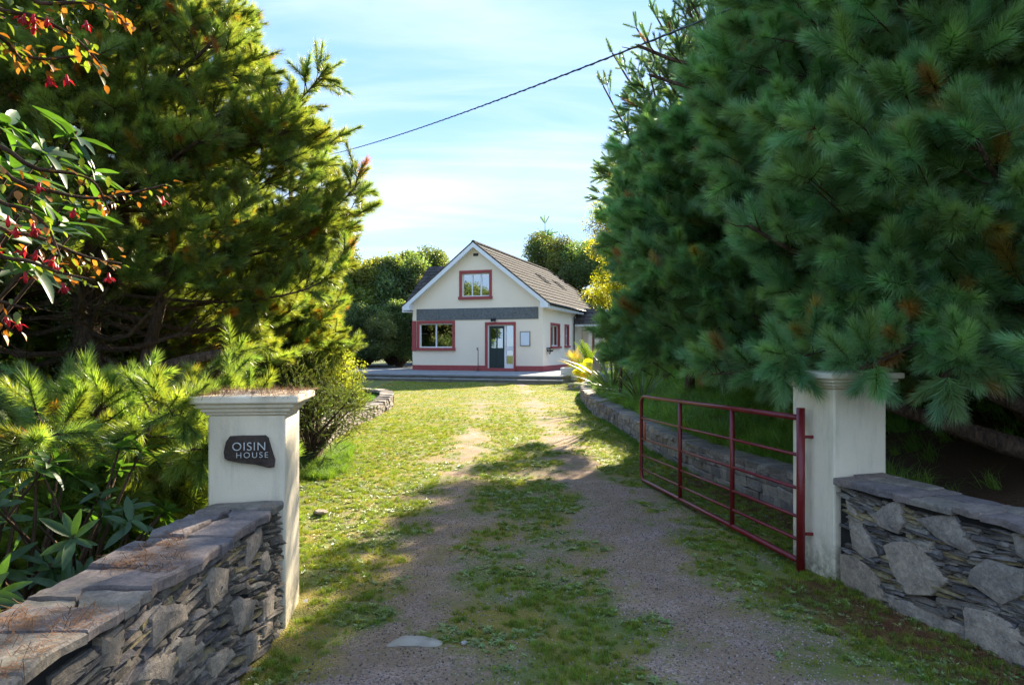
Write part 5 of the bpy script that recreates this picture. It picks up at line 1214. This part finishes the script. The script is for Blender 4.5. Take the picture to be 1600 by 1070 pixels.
fern('yellowing fern spilling over the white planter beside the terrace', (2.55, 27.2), 34, .95, FRY, 5, .80)
broadleaf('shrub', 'small bright yellow shrub in front of the white planter', (2.62, 24.4), .95, .38, .35, .1, 12, 30, 'small_leaf_cluster', 3, (5.5, 4.2, .4), 131, cat='bush', size=.8)
# planter, rendered block, standing stone, rocks
mb = MB(); z_ = .33
prs = [(-.30,0),(.30,0),(.36,.5),(-.36,.5)]
pb = empty('planter', (2.35, 27.4, .30), -.3, label='white rectangular planter at the right end of the terrace step', cat='planter')
mb.add([(-.30,-.28,0),(.30,-.28,0),(.30,.28,0),(-.30,.28,0),(-.35,-.32,.52),(.35,-.32,.52),(.35,.32,.52),(-.35,.32,.52),(-.30,-.27,.52),(.30,-.27,.52),(.30,.27,.52),(-.30,.27,.52),(-.29,-.26,.44),(.29,-.26,.44),(.29,.26,.44),(-.29,.26,.44)],
       [(3,2,1,0),(0,1,5,4),(1,2,6,5),(2,3,7,6),(3,0,4,7),(4,5,9,8),(5,6,10,9),(6,7,11,10),(7,4,8,11),(8,9,13,12),(9,10,14,13),(10,11,15,14),(11,8,12,15)])
part('pot', mb, simple('planter_white', (.66, .66, .64), .8, .08, 5, dirt=(.3,.28,.22), dirtamt=.5), pb, bv=.01); mb = MB(); mb.box((-.285,-.255,.38), (.285,.255,.445)); part('soil', mb, M['core'], pb)
blk = empty('rendered_block', (3.75, 29.2, .5), -.2, label='pale grey rendered block with dark lid behind the fern', cat='block'); mb = MB(); mb.box((-.38,-.3,-.3), (.38,.3,.88)); part('body', mb, M['conc'], blk, bv=.02); mb = MB(); mb.box((-.44,-.36,.882), (.44,.36,.94)); part('lid', mb, M['dark'], blk, bv=.01)
def rock(name, loc, s, seed, label, cat='stone', mat_=None, group=None, rz=0):
    rr = random.Random(seed); bm = bmesh.new(); bmesh.ops.create_icosphere(bm, subdivisions=3, radius=.5)
    ax = [Vector((rr.gauss(0,1), rr.gauss(0,1), rr.gauss(0,1))).normalized() for _ in range(9)]; dd = [rr.uniform(.28, .44) for _ in ax]
    for v in bm.verts:
        for a, d in zip(ax, dd):
            e = v.co.dot(a)-d
            if e > 0: v.co -= a*e
        v.co += rv()*.008; v.co = Vector((v.co.x*s[0], v.co.y*s[1], v.co.z*s[2]))
    me = bpy.data.meshes.new(name); bm.to_mesh(me); bm.free(); me.materials.append(mat_ or M['lowstone']); return obj(name, me, None, loc, (0,0,rz), label=label, cat=cat, group=group)
rock('standing_stone', (2.88, 22.6, mean_z(2.88, 22.6)+.34), (.46, .40, 1.35), 4, 'tall upright standing stone where the low right wall ends', 'stone')
for i, (x, y, s_, lab) in enumerate([(2.35, 23.6, .30, 'grey rock at the foot of the yellow shrub'), (2.1, 24.2, .26, 'small grey rock nearest the terrace step'), (2.6, 23.2, .34, 'grey rock leaning by the standing stone'), (2.0, 23.2, .18, 'smallest grey rock at the edge of the drive by the standing stone')]):
    rock('rock', (x, y, mean_z(x, y)+s_*.2), (s_*1.3, s_, s_), 20+i, lab, 'rock', group='rocks by the standing stone', rz=i)
rock('rock', (-3.35, 8.6, mean_z(-3.35, 8.6)+.12), (.42, .36, .5), 31, 'purplish boulder under the grey green bush beside the left pillar', 'rock')
fs_ = at(645, 1003, 1.6*F_/(1003-544)); rock('flat_stone', (fs_.x, fs_.y, .0), (.34, .20, .055), 40, 'pale flat stone set in the gravel of the drive', 'stone', simple('pale_stone', (.38,.33,.26), .9, .25, 12, dirt=(.1,.1,.07), dirtamt=.5))
k_ = at(724, 1007, 1.6*F_/(1007-544)); rock('loose_stone', (k_.x, k_.y, .012), (.038, .03, .03), 41, 'small pale loose stone beside the flat stone on the drive', 'stone', simple('pale_pebble', (.4,.38,.36), .85, .1))
k_ = at(500, 800, 1.6*F_/(800-544)); rock('loose_stone', (k_.x, k_.y, 0), (.16, .11, .06), 42, 'pale loose stone in the grass by the left pillar', 'stone', M['lowstone'])
k_ = at(480, 945, 1.6*F_/(945-544)); rock('flat_stone', (k_.x-.02, k_.y, .0), (.17, .36, .04), 43, 'flat grey stone at the foot of the left pillar', 'stone', simple('foot_stone', (.25,.245,.23), .9, .2, 12))
# cable
A_, B_ = at(1215, 0, 7.2), at(540, 238, 24); d_ = (B_-A_); A_ -= d_*.5; B_ += d_*.6; d_ = B_-A_; pts = []
for i in range(41):
    t = i/40; pts.append(A_ + d_*t + Vector((0,0,-.55*4*t*(1-t)+.5)))
mb = MB(); mb.tube(pts, .013, 5); tw = []
for i in range(700):
    t = i/699; k = t*40; j = min(int(k), 39); p = pts[j].lerp(pts[j+1], k-j); a = t*2*math.pi*110; tw.append(p + Vector((0, math.cos(a)*.012, math.sin(a)*.012)))
mb.tube(tw, .009, 4); co = obj('overhead_cable', mb.mesh('overhead_cable', M['dark']), label='black twisted overhead cable crossing the sky', cat='cable')
for (p_, lb) in ((pts[0], 'timber pole holding the right end of the overhead cable'), (pts[-1], 'timber pole holding the left end of the overhead cable')):
    zg = mean_z(p_.x, p_.y); mb = MB(); mb.tube([(0,0,-.2), (0,0,p_.z-zg+.1)], [.15, .10], 10); ep = empty('utility_pole', (p_.x, p_.y, zg), label=lb, cat='pole'); part('pole', mb, M['bark'], ep, smooth=True)

# ---------------------------------------------------------------- ground growth
def ftint(x, y, n): return tints(n, .3, .2)
def clear(x, y):   # outside pillars and walls
    return (x > -1.25-.6*(y > 4.4)*1.0) | (y > 4.5)
d1_ = lambda x, y: ss(.40, .84, cover(x, y))*(vn(x, y, 11, 3) > .36)*clear(x, y)*(bank_s(x, y) < -.02)*np.clip(1-(y-2.4)/12, .22, 1)
x, y, z = on_ground(120000, (-3.2, 3.0), (2.3, 19), lambda x, y: d1_(x, y)*(1-ss(12, 19, y))); n = len(x); print('tufts', n)
scatter('drive_grass', np.stack([x, y, z], 1), upright(n), NP.uniform(.3, .85, n)*(1+.04*y), tints(n, .35, .25)*np.array([[1.5, 1.15, .85]]), ['tuft_0', 'tuft_1', 'tuft_2'], kind='stuff')
d2_ = lambda x, y: ss(.42, .66, cover(x, y))*ss(.34, .62, vn(x, y, 3.3, 8))*ss(.35, .75, vn(x, y, 17, 2))*clear(x, y)*(bank_s(x, y) < -.02)
x, y, z = on_ground(80000, (-3.0, 3.0), (2.3, 14), lambda x, y: d2_(x, y)*(1-ss(8, 14, y))); n = len(x); print('weeds', n)
scatter('drive_weeds', np.stack([x, y, z+.002], 1), upright(n, .25), NP.uniform(.5, 1.25, n), tints(n, .35, .12), ['rosette_0', 'rosette_1', 'rosette_2', 'clover_0', 'clover_1'], kind='stuff')
d3_ = lambda x, y: (bank_s(x, y) < -.05)*(interp(LW, np.clip(y, 11.2, 20.3)) < x)*ss(.30, .95, cover(x, y))*.75*(1-.7*ss(26.0-.34*x, 26.2-.34*x, y))*(y < 26.3-.34*x)
x, y, z = on_ground(42000, (-9, 4), (7.5, 28), lambda x, y: d3_(x, y)*ss(7.5, 13, y)); n = len(x); print('lawn', n)
scatter('mossy_grass', np.stack([x, y, z], 1), upright(n), NP.uniform(.35, .9, n), tints(n, .25, .2)*np.array([[1.75, 1.25, .7]]), ['lawn_tuft_0', 'lawn_tuft_1', 'lawn_tuft_2'], kind='stuff')
d4_ = lambda x, y: (interp(LW, np.clip(y, 11.2, 20.3))-.34 > x)*(y < 27)*(y > 11.2)*(y < 20.2+.0*x)*1.0
x, y, z = on_ground(9000, (-10, -3), (11, 21), d4_); n = len(x)
scatter('lawn_grass', np.stack([x, y, z], 1), upright(n), NP.uniform(1.0, 2.0, n), tints(n, .2, .1)*np.array([[1.0, 1.15, .8]]), ['lawn_tuft_0', 'lawn_tuft_1', 'lawn_tuft_2'], kind='stuff')
d5_ = lambda x, y: (bank_s(x, y) > .36)*(1-.5*ss(2, 4, bank_s(x, y)))*(1-.93*ss(9.5, 7, y)*ss(3.1, 3.6, x))
x, y, z = on_ground(12000, (2.2, 8), (5.3, 24.5), d5_); n = len(x); print('bank', n)
a = NP.uniform(0, 6.283, n); dv = np.stack([np.cos(a)*.25-.4, np.sin(a)*.25, np.ones(n)], 1)
scatter('bank_grass', np.stack([x, y, z-.02], 1), euler_from(dv, NP.uniform(0, 6, n)), NP.uniform(.5, 1.15, n), tints(n, .35, .2)*np.array([[1.5, 1.5, 1.3]]), ['long_grass_0', 'long_grass_1', 'long_grass_2'], kind='stuff')
d6_ = lambda x, y: 1.0*((x < -1.8-.9*(y > 4.3)))*(1-.5*(x > -3.2))
x, y, z = on_ground(5200, (-9, -1.7), (1.5, 11), d6_); n = len(x)
scatter('undergrowth_grass', np.stack([x, y, z], 1), upright(n), NP.uniform(.25, .7, n), tints(n, .3, .2), ['long_grass_0', 'long_grass_1', 'long_grass_2'], kind='stuff')
# tufts at the foot of the walls
yy = NP.uniform(5.2, 22, 900); xx_ = interp(RW, yy)-.03-abs(NP.randn(900))*.06; k_ = vn(xx_, yy, 1.3, 12) > .42; xx_, yy = xx_[k_], yy[k_]; n = len(yy)
scatter('wall_foot_grass', np.stack([xx_, yy, gz(xx_, yy)], 1), upright(n), NP.uniform(.8, 1.9, n), tints(n, .3), ['tuft_0', 'tuft_1', 'tuft_2'], kind='stuff')
yy = NP.uniform(8.6, 11.5, 420); xx_ = -2.35-.12*(yy-8)+NP.randn(420)*.10; n = 420
scatter('bush_foot_grass', np.stack([xx_, yy, gz(xx_, yy)], 1), upright(n), NP.uniform(.2, .5, n), tints(n, .3)*np.array([[1.2,1.25,.9]]), ['long_grass_0', 'long_grass_1', 'long_grass_2'], kind='stuff')
# gravel
d7_ = lambda x, y: np.clip(1.15-cover(x, y)*1.2, .08, 1)*np.clip(1.3-(y-2.4)/6, 0, 1)*clear(x, y)
x, y, z = on_ground(80000, (-2.6, 3.0), (2.5, 8.5), d7_); n = len(x); print('pebbles', n)
g_ = NP.uniform(.07, .40, (n, 1))**1.15; tn = 1.35*g_*np.array([[1, .78, .66]])*(1+.12*NP.randn(n, 3)*.5); tn = np.clip(tn, .02, .7)
scatter('gravel', np.stack([x, y, z+.001], 1), NP.uniform(0, 6, (n, 3)), NP.uniform(.006, .014, n), tn, ['pebble_0', 'pebble_1', 'pebble_2'], kind='stuff')
# brown needle litter under the right wall
x = NP.uniform(1.6, 3.0, 9000); y = NP.uniform(2.4, 9, 9000); f = 2.235+(4.7-y)*.247*(y < 4.7)+(y > 4.7)*(interp(RW, y)-2.235); k_ = (np.abs(x-(f-.22)) < .25+.1*NP.randn(9000))*(x < f-.02); x, y = x[k_], y[k_]; n = len(x)
scatter('needle_litter', np.stack([x, y, gz(x, y)+.004], 1), upright(n, .1), NP.uniform(.8, 1.5, n), np.array([(.17, .07, .03)])*NP.uniform(.4, 1.3, (n, 1)), ['needle_litter'], kind='stuff')
print('instances', N_INST, 'objects', len(bpy.data.objects))
